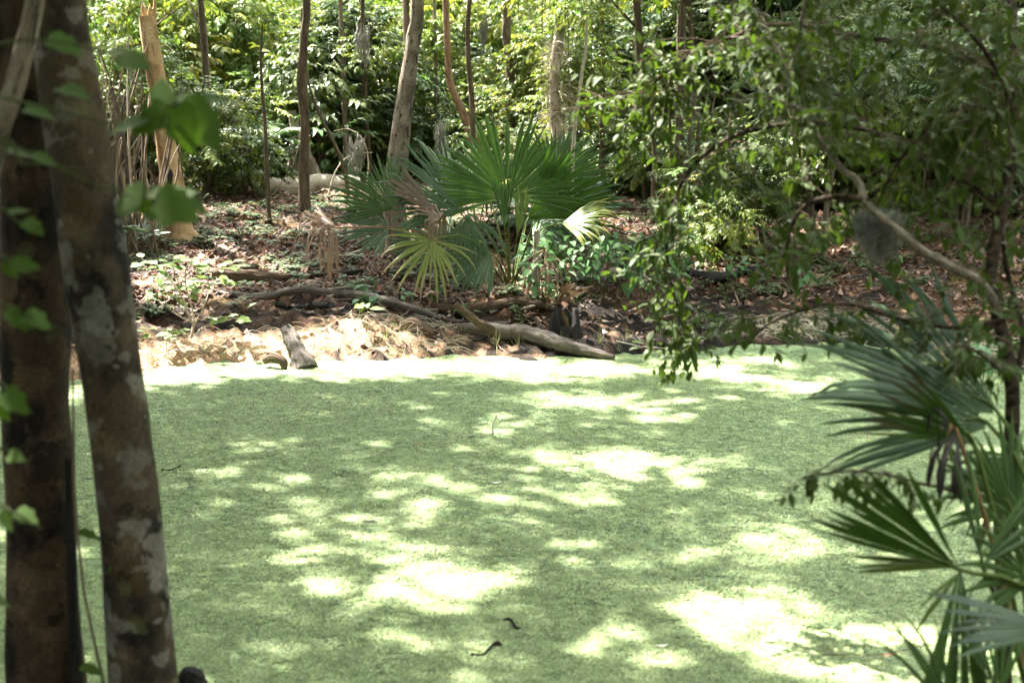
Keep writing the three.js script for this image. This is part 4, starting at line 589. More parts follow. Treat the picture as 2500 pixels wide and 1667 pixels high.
{ // broad-leaved twigs reaching in from the left edge
  const f = RNG(909), S = (u, v, d) => spot(u, v, d), root = V(-1.9, 0, -2.6); root.y = land(root.x, root.z) - 0.05;
  const o = thing('broadleaf_sapling', 'broad-leaved sapling whose lobed leaves cross the two left trunks', 'sapling', root), P = (p) => p.clone().sub(root);
  part('stem', limb([root, V(-1.75, 1.1, -2.7), V(-1.5, 1.9, -2.9), V(-1.35, 2.6, -3)].map(P), [0.02, 0.016, 0.012, 0.006], { n: 16, seg: 7, wob: 0.1 }), M.brownBark, o);
  const tw = [[[-60, 220], [100, 260], [280, 300], [420, 280], [500, 260]], [[-60, 330], [120, 400], [230, 450], [330, 480], [430, 490]], [[-60, 120], [120, 100], [260, 130], [340, 150]], [[-60, 500], [40, 540], [110, 560]], [[-60, 620], [30, 650], [90, 680]], [[-60, 740], [60, 770], [140, 800]], [[-60, 930], [20, 960], [80, 1010]], [[-60, 1090], [30, 1110], [70, 1130]], [[-60, 1230], [30, 1250], [100, 1290]], [[-60, 400], [60, 400], [200, 410]]];
  tw.forEach((c, i) => part('twig', limb([V(-1.6, lerp(1.2, 2.4, clamp(1 - i / 10)), -2.75), ...c.map(([u, v]) => S(u, v, 3.1))].map(P), [0.006, ...c.map((_, k) => lerp(0.004, 0.0018, k / (c.length - 1)))], { n: 16, seg: 5, cap: false }), M.greenTwig, o));
  const G = leafGeos(912, 5, 0.13, 0.09, LOBED, 0.1, 0.15), H = leafGeos(913, 4, 0.11, 0.075, HEART, 0.1, 0.2);
  // [u, v of the stalk end, u, v of the tip, size, lobed?, face]
  for (const [u, v, a, b, s, lob, up] of [[395, 255, 395, 165, 0.8, 0, V(0.3, 0, 1)], [440, 250, 560, 235, 1.05, 1, V(0, 1, 0.3)], [450, 265, 530, 340, 1.15, 1, V(0.2, 0.6, 0.8)], [430, 265, 455, 345, 0.95, 1, V(-0.2, 0.4, 0.9)], [400, 275, 320, 320, 0.85, 1, V(0, 0.5, 0.8)], [360, 290, 250, 320, 0.9, 1, V(0, 0.9, 0.4)], [300, 140, 370, 165, 0.7, 1, V(0, 0.7, 0.6)], [260, 130, 350, 120, 0.7, 0, V(0, 0.9, 0.3)], [120, 95, 190, 118, 0.75, 1, V(0, 0.8, 0.5)],
    [345, 482, 290, 500, 0.85, 1, V(0, 0.5, 0.9)], [350, 485, 350, 535, 0.7, 0, V(0.2, 0.4, 0.9)], [385, 490, 450, 520, 0.95, 1, V(-0.2, 0.4, 0.9)], [420, 480, 505, 510, 1, 0, V(0.1, 0.8, 0.5)], [400, 480, 480, 452, 0.85, 1, V(0, 0.9, 0.4)], [360, 478, 420, 448, 0.6, 0, V(0, 0.9, 0.5)],
    [60, 268, 175, 292, 0.8, 0, V(0, 0.9, 0.3)], [150, 215, 240, 240, 0.7, 1, V(0, 0.9, 0.3)], [60, 540, 110, 570, 0.8, 1, V(0, 0.9, 0.5)], [20, 520, 90, 500, 0.7, 0, V(0, 1, 0.4)], [30, 645, 110, 650, 0.9, 1, V(0, 0.7, 0.7)], [10, 640, 60, 700, 0.8, 0, V(0.1, 0.6, 0.8)], [60, 770, 160, 815, 0.95, 1, V(0, 0.8, 0.5)], [20, 760, 70, 810, 0.8, 1, V(0.1, 0.5, 0.8)], [10, 960, 100, 1035, 1, 1, V(0, 0.7, 0.7)], [-20, 980, 50, 1060, 0.9, 0, V(0, 0.5, 0.8)], [20, 1110, 95, 1130, 0.8, 0, V(0, 0.6, 0.8)], [0, 1260, 60, 1310, 0.9, 1, V(0, 0.8, 0.5)], [40, 1250, 140, 1295, 0.9, 1, V(0, 0.8, 0.4)], [-20, 1460, 40, 1480, 0.9, 0, V(0, 0.8, 0.4)], [80, 380, 150, 400, 0.6, 0, V(0, 0.9, 0.4)], [20, 370, 70, 375, 0.6, 1, V(0, 1, 0.3)]]) {
    const d = 3.05 + 0.12 * f(), p = S(u, v, d), q = S(a, b, d + (f() - 0.5) * 0.1);
    hangLeaf(o, lob ? G[Math.floor(f() * 5)] : H[Math.floor(f() * 4)], M.leafBroad, P(p), q.sub(p), up, v > 500 ? s * 0.55 : s * 0.92);
  }
}
{ // vine hanging between the two near trunks
  const o = thing('hanging_vine', 'thin vine hanging between the two left trunks', 'vine', spot(182, 1240, 4.3)), P = (u, v, d) => spot(u, v, d).sub(o.position);
  part('stem', limb([P(176, 900, 4.42), P(180, 1150, 4.35), P(188, 1300, 4.3), P(205, 1450, 4.3), P(228, 1560, 4.3), P(256, 1690, 4.3)], [0.004, 0.004, 0.0045, 0.0045, 0.005, 0.005], { n: 30, seg: 5, cap: false, wob: 0.3, freq: 30 }), M.twig, o);
  part('tendril', limb([P(212, 1430, 4.3), P(240, 1410, 4.28), P(268, 1390, 4.25)], [0.0018, 0.0015, 0.001], { n: 6, seg: 4, cap: false }), M.twig, o);
  const G = leafGeos(921, 2, 0.07, 0.03, LOBED, 0.1, 0.2);
  hangLeaf(o, G[0], M.leafBroad, P(196, 1298, 4.3), V(1, -0.15, 0.3), V(0, 0.8, 0.6), 1); hangLeaf(o, G[1], M.leafBroad, P(200, 1628, 4.25), V(1, -0.25, 0.2), V(0, 0.9, 0.4), 1.1); hangLeaf(o, G[0], M.leafBroad, P(268, 1385, 4.25), V(-0.3, -1, 0.2), V(0, 0.2, 1), 0.35);
}

// ---------------------------------------------------------------- logs, stumps and fallen wood
function log(name, label, cat, pts, rads, mat, opt = {}) {   // pts: [u, v, depth], resting on the bank
  const P = pts.map(([u, v, d]) => { const p = spot(u, v, d); if (opt.rest) p.y = Math.max(0, land(p.x, p.z)) + opt.rest; return p; }), o = thing(name, label, cat, P[0].clone());
  part('body', limb(P.map((p) => p.sub(o.position)), rads, { n: opt.n || 26, seg: opt.seg || 12, wob: opt.wob ?? 0.15, freq: opt.freq || 5, kv: 1.5, ku: opt.ku || 1 }), mat, o);
  o.userData.P = undefined; delete o.userData.P; return o;
}
{
  const o = log('fallen_log', 'grey fallen log sliding into the duckweed with one upright broken branch', 'log', [[1120, 800, 13.1], [1200, 806, 13.0], [1280, 814, 12.9], [1360, 836, 12.7], [1430, 856, 12.55], [1500, 872, 12.4]], [0.04, 0.065, 0.075, 0.068, 0.055, 0.02], M.deadWood, { wob: 0.22, n: 44, seg: 14, freq: 8 });
  part('broken_branch', limb([spot(1205, 812, 12.95), spot(1180, 796, 12.9), spot(1150, 775, 12.9), spot(1112, 742, 12.9)].map((p) => p.sub(o.position)), [0.05, 0.045, 0.036, 0.03], { n: 14, seg: 10, wob: 0.25, freq: 8, kv: 3 }), M.rotWood, o);
  log('stump', 'short leaning stump at the sunlit edge of the duckweed', 'stump', [[742, 905, 12.05], [728, 868, 12.12], [716, 840, 12.2], [704, 815, 12.28], [694, 798, 12.3]], [0.12, 0.085, 0.07, 0.068, 0.045], M.deadWood, { wob: 0.28, n: 22, seg: 14, freq: 9 });
  log('wood_chunk', 'brown rotten chunk of wood beside the grey fallen log', 'log', [[978, 790, 13], [1010, 786, 13], [1060, 800, 12.9]], [0.05, 0.065, 0.05], M.rotWood, { wob: 0.3, rest: 0.045, n: 14 });
  log('fallen_branch', 'long thin fallen branch lying left of the palmetto foot', 'branch', [[560, 700, 14.3], [640, 706, 14.2], [730, 702, 14.2], [810, 692, 14.3], [900, 700, 14.1], [1010, 716, 13.9], [1110, 728, 13.7], [1240, 742, 13.5]], [0.03, 0.04, 0.042, 0.04, 0.045, 0.04, 0.03, 0.02], M.deadWood, { rest: 0.035, n: 50, seg: 9, wob: 0.2 });
  log('charred_branch', 'short blackened branch lying before the long fallen branch', 'branch', [[672, 712, 13.9], [730, 716, 13.85], [800, 718, 13.8]], [0.03, 0.036, 0.03], M.charWood, { rest: 0.03, n: 14, seg: 9 });
  log('rotten_log', 'dark fissured rotten log left of the palmetto near the tan snag', 'log', [[520, 690, 15], [570, 688, 15], [640, 684, 15.1], [710, 690, 15.1]], [0.075, 0.09, 0.08, 0.035], M.rotWood, { rest: 0.07, wob: 0.22, n: 26, seg: 16 });
  log('fallen_log', 'dark fallen log lying under the right side of the palmetto foot', 'log', [[1070, 720, 14], [1150, 722, 14], [1260, 722, 14], [1360, 726, 13.9]], [0.04, 0.06, 0.06, 0.03], M.rotWood, { rest: 0.045, wob: 0.2 });
  log('fallen_log', 'bright white fallen log in the sunny clearing', 'log', [[640, 485, 21.6], [700, 470, 21.8], [780, 465, 22], [880, 478, 22]], [0.1, 0.17, 0.18, 0.12], M.paleWood, { rest: 0.1, wob: 0.12 });
  log('fallen_log', 'reddish crumbling log on the right forest floor', 'log', [[1700, 508, 20], [1780, 500, 20.2], [1850, 500, 20.4], [1930, 505, 20.6]], [0.08, 0.12, 0.11, 0.07], M.redWood, { rest: 0.08, wob: 0.18 });
  log('charred_log', 'charred log coloured black for shade on the bank below the dark clump of stems', 'log', [[1500, 575, 16.6], [1600, 575, 16.8], [1720, 560, 17], [1830, 545, 17.4]], [0.05, 0.09, 0.1, 0.06], M.charWood, { rest: 0.07, wob: 0.25 });  // black of both charred logs also stands for the shade on them
  log('charred_log', 'charred log coloured black for shade lying lower on the right bank among seedlings', 'log', [[1640, 610, 15.6], [1730, 625, 15.4], [1800, 615, 15.6], [1870, 590, 16]], [0.05, 0.07, 0.06, 0.03], M.charWood, { rest: 0.05, wob: 0.25 });
  log('dead_branch', 'thin dark branch lying on the litter under the tan dead fan', 'branch', [[690, 650, 15.2], [760, 640, 15.2], [830, 622, 15.3], [885, 612, 15.4]], [0.02, 0.028, 0.03, 0.03], M.charWood, { rest: 0.03, seg: 8 });
  log('clod_root', 'dark arched root at the waterline left of the leaning stump', 'root', [[645, 880, 12.05], [668, 874, 12], [690, 884, 11.95], [695, 915, 11.9]], [0.03, 0.045, 0.035, 0.015], M.rotWood, { wob: 0.3, n: 16 });
  log('black_stub', 'black burnt stub at the bottom edge beside the leaning grey trunk', 'stump', [[468, 1760, 4.6], [468, 1700, 4.6], [470, 1655, 4.6], [478, 1638, 4.6]], [0.06, 0.05, 0.045, 0.03], M.charWood, { wob: 0.3, n: 12 });
  // hollow stump behind the grey log
  const b = spot(1378, 830, 13.15); b.y = land(b.x, b.z) - 0.03; const h = thing('hollow_stump', 'dark hollow stump with a yellow rotten heart behind the grey log', 'stump', b), mb = new MB(), n = 18;
  for (const [k, r, y] of [[0, 0.15, 0], [1, 0.13, 0.1], [2, 0.12, 0.2], [3, 0.085, 0.2], [4, 0.07, 0.08]]) for (let s = 0; s <= n; s++) { const a = s / n * 6.283, j = 1 + 0.2 * n2(Math.cos(a) * 2, Math.sin(a) * 2 + k * 0.1); mb.v(V(Math.cos(a) * r * j, y * (1 + 0.5 * n2(Math.cos(a) * 1.5 + 4, Math.sin(a) * 1.5)) * (a > 1 && a < 2.4 ? 0.5 : 1), Math.sin(a) * r * j), s / n, y * 3); }
  for (let k = 0; k < 4; k++) for (let s = 0; s < n; s++) { const a = k * (n + 1) + s, c = a + n + 1; mb.f(a, c, a + 1); mb.f(a + 1, c, c + 1); }
  part('shell', mb.build(), M.charWood, h); part('heart_wood', limb([V(0.03, 0, 0.05), V(0.02, 0.1, 0.07), V(-0.02, 0.24, 0.03)], [0.04, 0.035, 0.012], { n: 8, seg: 8, wob: 0.6, freq: 14 }), std({ color: rgb(0.06, 0.038, 0.016) }), h);
  const pst = spot(1308, 640, 14.2); pst.y = land(pst.x, pst.z) - 0.03; single('broken_stake', limb([V(0, 0, 0), V(0, 0.2, 0), V(0.01, spot(1308, 562, 14.2).y - pst.y, 0)], [0.036, 0.034, 0.034], { n: 8, seg: 10, wob: 0.1 }), M.paleWood, 'pale broken upright stub among the dead strips right of the palmetto', 'stump', pst);
}
{ // dead sticks strewn on the bank, and slender twigs by the water
  const f = RNG(1212);
  const stick = (u, v, len, az, r, mat, label, group) => { const p = onLand(u, v), e = dirOf(az, 0), q = [0, 0.35, 0.7, 1].map((t) => { const w = p.clone().addScaledVector(e, (t - 0.5) * len).add(V((f() - 0.5) * 0.06, 0, (f() - 0.5) * 0.06)); w.y = Math.max(0.005, land(w.x, w.z)) + r + 0.02 * f(); return w.sub(p); }); single('fallen_stick', limb(q, [r, r * 0.9, r * 0.7, r * 0.3], { n: 10, seg: 5, wob: 0.2 }), mat, label, 'stick', p, group); };
  for (let k = 0; k < 16; k++) stick(900 + 480 * f(), 730 + 70 * f(), 0.4 + 0.7 * f(), f() * 3.14, 0.007 + 0.008 * f(), pick([M.twig, M.paleTwig, M.deadWood]), 'thin dead stick strewn on the mud below the palmetto', 'sticks below the palmetto');
  for (let k = 0; k < 14; k++) stick(480 + 420 * f(), 560 + 220 * f(), 0.4 + 0.7 * f(), f() * 3.14, 0.007 + 0.008 * f(), pick([M.twig, M.paleTwig, M.deadWood]), 'thin dead stick lying on the bank left of the palmetto', 'sticks left of the palmetto');
  for (let k = 0; k < 20; k++) stick(1500 + 760 * f(), 540 + 290 * f(), 0.4 + 0.7 * f(), f() * 3.14, 0.006 + 0.008 * f(), pick([M.twig, M.paleTwig, M.deadWood]), 'thin dead stick lying on the shaded right bank', 'sticks on the right bank');
  stick(1580, 850, 0.55, 1.3, 0.006, M.straw, 'straw coloured stalk lying at the waterline right of the grey log');
  // dead tangle at the far left
  const b = spot(300, 560, 16.2); b.y = land(b.x, b.z); const o = thing('dead_thicket', 'tangle of dry dead stems between the leaning grey trunk and the tan snag', 'thicket', b);
  for (let k = 0; k < 70; k++) { const u0 = 200 + 190 * f(), d = 15.6 + 2.4 * f(), p = spot(u0, 560, d); p.y = land(p.x, p.z) - 0.02; const v1 = 90 + 330 * f(), e = spot(u0 + (f() - 0.5) * 190, v1, d + (f() - 0.5) * 1.2), m = p.clone().lerp(e, 0.5).add(V((f() - 0.5) * 0.4, 0.1, (f() - 0.5) * 0.4)); part('stem', limb([p, m, e, e.clone().add(V((f() - 0.5) * 0.5, -0.3 * f(), (f() - 0.5) * 0.4))].map((w) => w.sub(b)), [0.011, 0.008, 0.005, 0.002].map((r) => r * (0.7 + f())), { n: 10, seg: 4, cap: false, wob: 0.2 }), pick([M.paleTwig, M.twig, M.deadWood]), o); }
  // crooked bare branches by the clearing
  for (const [lab, pts] of [['bleached crooked branch standing beside the straight dark trunk', [[660, 470], [690, 440], [715, 400], [730, 340], [722, 300]]], ['bleached branch arching over the right end of the white log', [[800, 470], [818, 420], [845, 385], [870, 375], [910, 372]]], ['bleached twiggy branch lying left of the white log', [[590, 500], [625, 478], [650, 450], [662, 420]]], ['dry arching branch above the white log', [[890, 470], [900, 400], [885, 340], [850, 315], [815, 320]]]]) { const P = pts.map(([u, v]) => spot(u, v, 21.2)); P[0].y = Math.min(P[0].y, land(P[0].x, P[0].z) + 0.02); single('dead_branch', limb(P.map((p) => p.clone().sub(P[0])), P.map((_, i) => lerp(0.012, 0.003, i / (P.length - 1))), { n: 20, seg: 6, wob: 0.2 }), M.paleTwig, lab, 'branch', P[0]); }
}

// ---------------------------------------------------------------- hanging grey moss and dry vines
{
  const f = RNG(1414);
  const moss = (u, v, d, w, h, n, label) => { const c = spot(u, v, d), o = new MB(); for (let k = 0; k < n; k++) { const r = Math.sqrt(f()) * px(w, d), a = f() * 6.28, L = px(h, d) * (0.4 + 0.8 * f()) * (1 - 0.5 * r / px(w, d)), s = V(Math.cos(a) * r, (f() - 0.5) * 0.7 * px(h, d), Math.sin(a) * r * 0.7), q = [0, 0.33, 0.66, 1].map((t) => s.clone().multiplyScalar(1 - 0.45 * t).add(V((f() - 0.5) * 0.07, -t * L, (f() - 0.5) * 0.07))); o.add(limb(q, [0.0018, 0.002, 0.0016, 0.0006].map((x) => x * Math.max(1, d / 9)), { n: 6, seg: 3, cap: false })); } single('hanging_moss', o.build(), M.moss, label, 'moss', c); };
  moss(868, 352, 20.6, 26, 80, 120, 'grey moss clump hanging above the white log');
  moss(885, 85, 20, 22, 90, 80, 'grey moss hanging high between the two leaning trunks');
  moss(1075, 330, 15.6, 12, 110, 130, 'grey moss strand hanging over the left palm fans');
  moss(2145, 545, 5.05, 60, 110, 420, 'grey moss clump caught on the long crooked branch');
  moss(1180, 60, 19, 14, 80, 50, 'wisp of grey moss hanging at the top centre');
  // dry vine shag on the pale dead trunk
  const o = dead8.o, mb = new MB(); for (let k = 0; k < 420; k++) { const p = spot(1366 + (f() - 0.45) * 60, 90 + 220 * f(), 20 + (f() - 0.5) * 0.4).sub(o.position), d = anyDir(f).multiplyScalar(0.15 + 0.25 * f()); d.y -= 0.08; mb.add(limb([p, p.clone().addScaledVector(d, 0.5).add(V(0, 0.03, 0)), p.clone().add(d)], [0.004, 0.0035, 0.0015], { n: 3, seg: 3, cap: false })); }
  part('dry_vines', mb.build(), M.straw, o).userData.kind = 'stuff';
}

// ---------------------------------------------------------------- saplings and herbs on the far bank
{
  const f = RNG(1515), G = leafGeos(1516, 5, 0.12, 0.075, OVATE, 0.1, 0.14), H = leafGeos(1517, 5, 0.1, 0.06, HEART, 0.12, 0.2);
  const plant = (name, label, cat, base, stems, geo, mat, stemMat, per, group, sp = 0.1) => { const flat = mat === M.leafPale; const o = thing(name, label, cat, base, group); for (const [pts, r] of stems) { const P = pts.map((p) => p.clone().sub(base)), cv = new THREE.CatmullRomCurve3(P); part('stem', limb(P, P.map((_, i) => lerp(r, r * 0.35, i / (P.length - 1))), { n: 12, seg: 5, cap: false, wob: 0.15 }), stemMat, o); for (let k = 0; k < per; k++) { const t = 0.55 + 0.45 * (k + f()) / per, q = cv.getPoint(Math.min(1, t)), d = anyDir(f); d.y = flat ? d.y * 0.2 + 0.08 : d.y * 0.35 - 0.05; d.normalize(); const s = 0.65 + 0.6 * f(), e = q.clone().addScaledVector(d, sp * (0.3 + 0.7 * f())); hangLeaf(o, pick(geo), mat, e, d.clone().add(V(0, flat ? 0 : -0.25, 0)), V((f() - 0.5) * 0.7, 1, (f() - 0.5) * 0.7 + (flat ? 0.35 : 0)), s); } } return o; };
  const b = onLand(466, 842), d = -b.z, S = (u, v, e = 0) => spot(u, v, d + e);
  plant('bright_sapling', 'sunlit sapling with leaves coloured pale for strong sun at the water edge before the snag', 'sapling', b, [[[b, S(470, 790), S(445, 735), S(432, 680), S(415, 640, 0.1)], 0.011], [[b, S(472, 770, 0.1), S(455, 710), S(452, 660), S(470, 630, -0.1)], 0.01], [[S(470, 800), S(498, 745), S(510, 705, 0.1), S(505, 680)], 0.007], [[S(455, 745), S(420, 690, -0.1), S(385, 650), S(345, 632)], 0.006], [[S(472, 790), S(420, 760), S(395, 720), S(382, 700)], 0.006], [[S(450, 690), S(490, 665), S(520, 650), S(545, 655)], 0.005], [[b, S(500, 795), S(545, 780, -0.1), S(600, 775)], 0.006], [[b, S(420, 800), S(402, 810), S(390, 830)], 0.005]], G, M.leafPale, M.paleTwig, 17, undefined, 0.16);
  for (let k = 0; k < 34; k++) { const u = 1280 + 400 * ((k + f()) / 34), v = 790 - 60 * f() - (k % 3) * 18, p = onLand(u, v), h = 0.36 + 0.45 * f(), lean = V((f() - 0.5) * 0.3, 0, (f() - 0.3) * 0.3); plant('leafy_herb', 'green leafy herb in the patch growing right of the palmetto above the grey log', 'plant', p, [[[p, p.clone().add(lean.clone().multiplyScalar(0.3)).add(V(0, h * 0.5, 0)), p.clone().add(lean).add(V(0, h, 0))], 0.004]], H, M.leafHerb, M.greenTwig, 14, 'herbs right of the palmetto', 0.18); }
  for (let k = 0; k < 12; k++) { const p = onLand(840 + 330 * f(), 690 + 110 * f()); plant('mud_seedling', 'small green seedling on the mud below the palmetto', 'plant', p, [[[p, p.clone().add(V(0.01, 0.06, 0)), p.clone().add(V(0.02, 0.11 + 0.08 * f(), 0))], 0.003]], H, M.leafHerb, M.greenTwig, 6, 'seedlings below the palmetto', 0.03); }
  for (let k = 0; k < 16; k++) { const p = onLand(1700 + 500 * f(), 560 + 200 * f()), h = 0.2 + 0.35 * f(); plant('bank_seedling', 'green seedling on the shaded right bank', 'plant', p, [[[p, p.clone().add(V(0.02, h * 0.5, 0)), p.clone().add(V((f() - 0.5) * 0.1, h, 0))], 0.004]], H, M.leafHerb, M.greenTwig, 9, 'seedlings on the right bank', 0.09); }
  for (let k = 0; k < 7; k++) { const p = onLand(2370 + 150 * f(), 905 + 70 * f()), h = 0.2 + 0.3 * f(); plant('waterside_herb', 'bright green herb at the pond edge behind the right palmetto', 'plant', p, [[[p, p.clone().add(V(0.02, h * 0.5, 0)), p.clone().add(V((f() - 0.5) * 0.15, h, 0))], 0.004]], H, M.leafHerb, M.greenTwig, 10, 'herbs at the right pond edge', 0.12); }
  for (const [u, v, n] of [[875, 800, 'limp pale plant on the sunlit mound beside the leaning stump'], [405, 860, 'pale drooping plant at the water edge beside the leaning grey trunk']]) { const p = onLand(u, v); plant('pale_seedling', n, 'plant', p, [[[p, p.clone().add(V(0.01, 0.1, 0)), p.clone().add(V(0.05, 0.17, 0.02)), p.clone().add(V(0.09, 0.12, 0.03))], 0.005]], G, M.leafPale, M.paleTwig, 7, undefined, 0.03); }
}

// ---------------------------------------------------------------- litter, grass and ground cover
{
  const f = RNG(1717), mb = new MB(); leaf(mb, V(0, 0, -0.035), V(0, 0, 1), V(0, 1, 0), 0.07, 0.036, OVATE, -0.2, -0.3); const g = mb.build(), mats = [], cols = [];
  const tones = [[0.13, 0.065, 0.04], [0.085, 0.046, 0.028], [0.2, 0.115, 0.078], [0.05, 0.03, 0.02], [0.3, 0.19, 0.14], [0.15, 0.06, 0.035], [0.03, 0.02, 0.015]];
  while (mats.length < 52000) { const D = 12.3 + 15 * f() ** 1.25, x = (f() * 2 - 1) * (0.38 * D + 0.5), y = land(x, -D), s = D - curve1(SHORE, x); if (y < 0.03) continue; if (f() > sstep(1.0, 2.8, s + 0.8 * n2(x * 0.9, D * 0.9)) + (x > -0.3 ? 0.08 : 0.05)) continue; mats.push(poseM(V(x, y + 0.012 + 0.02 * f(), -D), f() * 6.28, (f() - 0.5) * 0.9, (f() - 0.5) * 0.9, 0.7 + 0.9 * f())); const c = tones[Math.floor(f() * 7)], k = 0.7 + 0.5 * f(); cols.push(rgb(c[0] * k, c[1] * k, c[2] * k)); }
  const l = swarm('leaf_litter', g, M.litter, mats, cols, scene); l.userData = { kind: 'stuff', label: 'brown fallen leaves strewn over the forest floor', category: 'litter' };
  // dry flecks on the sunny mound
  const st = new MB(); st.add(limb([V(-0.08, 0, 0), V(0, 0.02, 0.01), V(0.09, 0, -0.01)], [0.0018, 0.002, 0.0012], { n: 4, seg: 3, cap: false })); const sm = [], q = st.build();
  for (let k = 0; k < 1500; k++) { const right = k % 13 < 8, x = right ? 2.2 + 2.3 * f() : -3.4 + 3.0 * f(), D = right ? curve1(SHORE, x) + 0.1 + 0.8 * f() : curve1(SHORE, x) + 0.02 + 0.75 * f() ** 1.3; const y = land(x, -D); if (y < 0.01) continue; sm.push(poseM(V(x, y + 0.01 + 0.025 * f(), -D), f() * 6.28, (f() - 0.5) * 0.6, (f() - 0.5) * 0.8, 0.5 + 1.2 * f())); }
  const s = swarm('dry_straw', q, M.straw, sm, null, scene); s.userData = { kind: 'stuff', label: 'dry straw and plant scraps along the waterline', category: 'litter' };
  // low green cover
  const gc = new MB(); for (let k = 0; k < 7; k++) { const a = k * 0.9 + f(); leaf(gc, V(0, 0.02 + 0.03 * f(), 0), dirOf(a, 0.35), V(0, 1, 0), 0.05 + 0.03 * f(), 0.032, OVATE, 0.1, 0.4); } const gm = [], gcol = [];
  for (let k = 0; k < 16000; k++) { const D = 12.6 + 15 * f(), x = (f() * 2 - 1) * (0.38 * D + 0.4), y = land(x, -D); if (y < 0.06 || (x < 0 && D - curve1(SHORE, x) < 1.7) || n2(x * 0.6 + 3, D * 0.6) + 0.5 * n2(x * 2, D * 2) < (D > 15 ? -0.05 : 0.45)) continue; gm.push(poseM(V(x, y, -D), f() * 6.28, (f() - 0.5) * 0.3, (f() - 0.5) * 0.3, 0.6 + 0.9 * f())); gcol.push(tint(f)); }
  const c = swarm('ground_cover', gc.build(), M.leafMid, gm, gcol, scene); c.userData = { kind: 'stuff', label: 'low green seedlings scattered over the forest floor', category: 'ground cover' };
  // grass blades: waterside fringe and the dry tuft on the right
  const bl = new MB(); for (let k = 0; k < 9; k++) { const a = f() * 6.28, e = 0.15 + 1.0 * f(), L = 0.14 + 0.16 * f(); leaf(bl, V((f() - 0.5) * 0.04, 0, (f() - 0.5) * 0.04), dirOf(a, e), V(Math.sin(a), 0.3, Math.cos(a)).multiplyScalar(-1), L, 0.008, LANCE, 0.1, -0.6); } const bg = [], bc = [], blade = bl.build();
  for (let k = 0; k < 110; k++) { const w = k % 6 === 0 ? 0 : 1 + (k % 2), x = w === 0 ? -3.4 + 2.4 * f() : w === 1 ? 2.6 + 2 * f() : -0.2 + 4.6 * f(), D = curve1(SHORE, x) + (w === 1 ? 0.1 + 0.9 * f() : 0.02 + 0.45 * f()), y = land(x, -D); if (y < 0.005) continue; bg.push(poseM(V(x, y, -D), f() * 6.28, 0.2 * (f() - 0.5), 0, 0.25 + 0.45 * f())); const dry = w === 1 ? f() : f() * 0.5; bc.push(rgb(lerp(0.7, 1.9, dry), lerp(0.95, 1.2, dry), lerp(0.9, 1.6, dry))); }
  const t = swarm('bank_grass', blade, M.grass, bg, bc, scene); t.userData = { kind: 'stuff', label: 'short grass and dry blades fringing the far waterline', category: 'grass' };
}

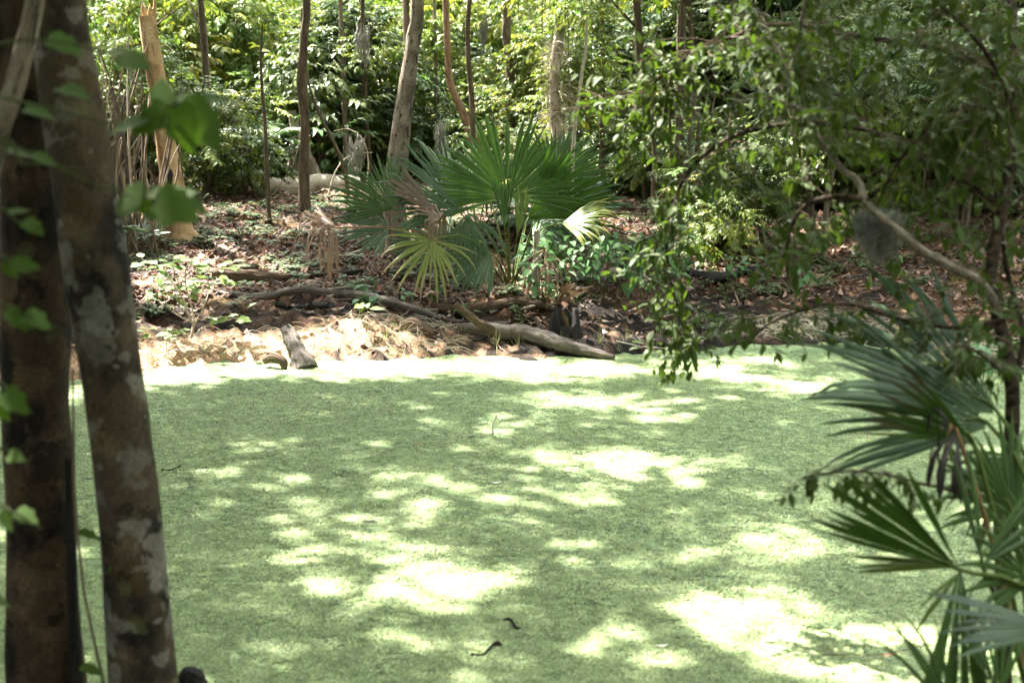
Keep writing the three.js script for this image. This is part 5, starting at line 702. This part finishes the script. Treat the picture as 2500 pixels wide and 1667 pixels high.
// ---------------------------------------------------------------- things afloat
{
  const f = RNG(1919), G = leafGeos(1920, 4, 0.06, 0.03, OVATE, -0.1, -0.1);
  const P = (u, v) => { const q = onLand(u, v); q.y = 0.013; return q; };
  for (const [u, v, s, m, az, lab] of [[690, 985, 1.1, 0, 1.5, 'tan leaf afloat near the shaded far left of the pond'], [945, 1005, 0.8, 0, 1, 'small reddish leaf afloat left of the pale sprout'], [1010, 1093, 1.1, 0, 1.4, 'reddish leaf afloat below left of the pale sprout'], [1135, 1075, 1.2, 1, 1.6, 'dark leaf afloat just left of the pale sprout'], [1255, 1063, 0.7, 1, 0.4, 'small dark leaf afloat just right of the pale sprout'], [1000, 1055, 0.8, 1, 1.5, 'small dark scrap afloat left of the pale sprout'], [1830, 1033, 0.9, 1, 0.6, 'dark leaf afloat in the shaded right of the pond'], [1395, 1122, 0.7, 1, 1.4, 'dark scrap afloat in the bright centre patch'], [455, 1198, 1, 1, 1.4, 'dark scrap afloat beside the leaning grey trunk'], [205, 1180, 1.4, 1, 1.5, 'dark stick-like leaf afloat between the two left trunks'], [490, 1155, 0.8, 2, 1, 'pale scrap afloat right of the leaning grey trunk'], [1200, 1193, 1, 2, 1.55, 'pale straw scrap afloat in the centre of the pond'], [650, 1110, 0.7, 2, 1.4, 'pale scrap afloat in the shaded left of the pond'], [885, 1288, 1.4, 1, 1.5, 'dark twig-like leaf afloat in the left dapples'], [450, 1262, 0.7, 1, 0.7, 'tiny dark scrap afloat low beside the leaning grey trunk'], [1780, 1298, 0.7, 1, 1.2, 'small dark scrap afloat in the right dapples'], [2145, 1625, 1, 0, 1.4, 'reddish leaf afloat near the bottom right'], [1600, 1602, 0.9, 2, 1.5, 'pale scrap afloat near the bottom edge'], [1855, 960, 1.0, 2, 1.2, 'pale curled leaf afloat before the right far shore'], [1520, 1045, 0.8, 1, 1.3, 'dark scrap afloat above the bright centre patch']])
    { const q = P(u, v), mesh = single('floating_leaf', G[Math.floor(f() * 4)], m === 0 ? M.floatLeaf : m === 1 ? M.floatDark : M.sprout, lab, 'leaf', q); mesh.rotation.set(0, az, 0); mesh.scale.setScalar(s); }
  { const q = P(1204, 1070), d = -q.z, o = thing('pale_sprout', 'pale curved sprout standing out of the duckweed', 'plant', q), L = (u, v) => spot(u, v, d).sub(q);
    part('stem', limb([L(1204, 1072), L(1203, 1050), L(1206, 1030), L(1213, 1014)], [0.01, 0.009, 0.008, 0.008], { n: 12, seg: 7 }), M.sprout, o); const g = leafGeos(1925, 1, 0.05, 0.022, OVATE, 0.2, 0.3)[0]; hangLeaf(o, g, M.sprout, L(1210, 1018), V(0.8, -0.05, 0.3), V(0, 1, 0.4), 0.9, 'petal'); hangLeaf(o, g, M.leafHerb, L(1204, 1062), V(-0.6, 0.3, 0.5), V(0, 1, 0.3), 0.7); hangLeaf(o, g, M.leafHerb, L(1204, 1066), V(0.7, 0.1, 0.6), V(0, 1, 0.3), 0.7); hangLeaf(o, g, M.leafHerb, L(1203, 1068), V(-0.2, -0.1, 1), V(0, 1, 0.3), 0.6); }
  const stick = (pts, r, lab, mat) => { const Q = pts.map(([u, v, y]) => { const q = onLand(u, v); q.y = 0.012 + (y || 0); return q; }); single('floating_stick', limb(Q.map((p) => p.clone().sub(Q[0])), Q.map((_, i) => r * (1 - 0.4 * i / Q.length)), { n: 14, seg: 7, wob: 0.15 }), mat, lab, 'stick', Q[0]); };
  stick([[1232, 1532], [1246, 1536], [1260, 1546], [1268, 1558]], 0.008, 'short curved grey stick afloat at the lower centre', M.charWood);
  stick([[1150, 1612], [1180, 1606], [1208, 1598, 0.01], [1222, 1592, 0.01]], 0.006, 'thin dark twig afloat near the bottom centre', M.charWood);
  stick([[2010, 1610], [2080, 1614], [2150, 1606], [2260, 1598]], 0.003, 'long thin brown twig afloat at the bottom right', M.twig);
  stick([[392, 1158], [415, 1154], [440, 1151]], 0.004, 'thin dark twig afloat just right of the leaning grey trunk', M.charWood);
  stick([[1200, 1602], [1212, 1598, 0.004], [1226, 1600]], 0.009, 'dark lump of wood afloat near the bottom centre', M.charWood);
  stick([[2118, 1088], [2122, 1060, 0.08], [2132, 1040, 0.14]], 0.003, 'thin dry stem standing out of the water at the right', M.twig);
}
renderer.render(scene, camera);
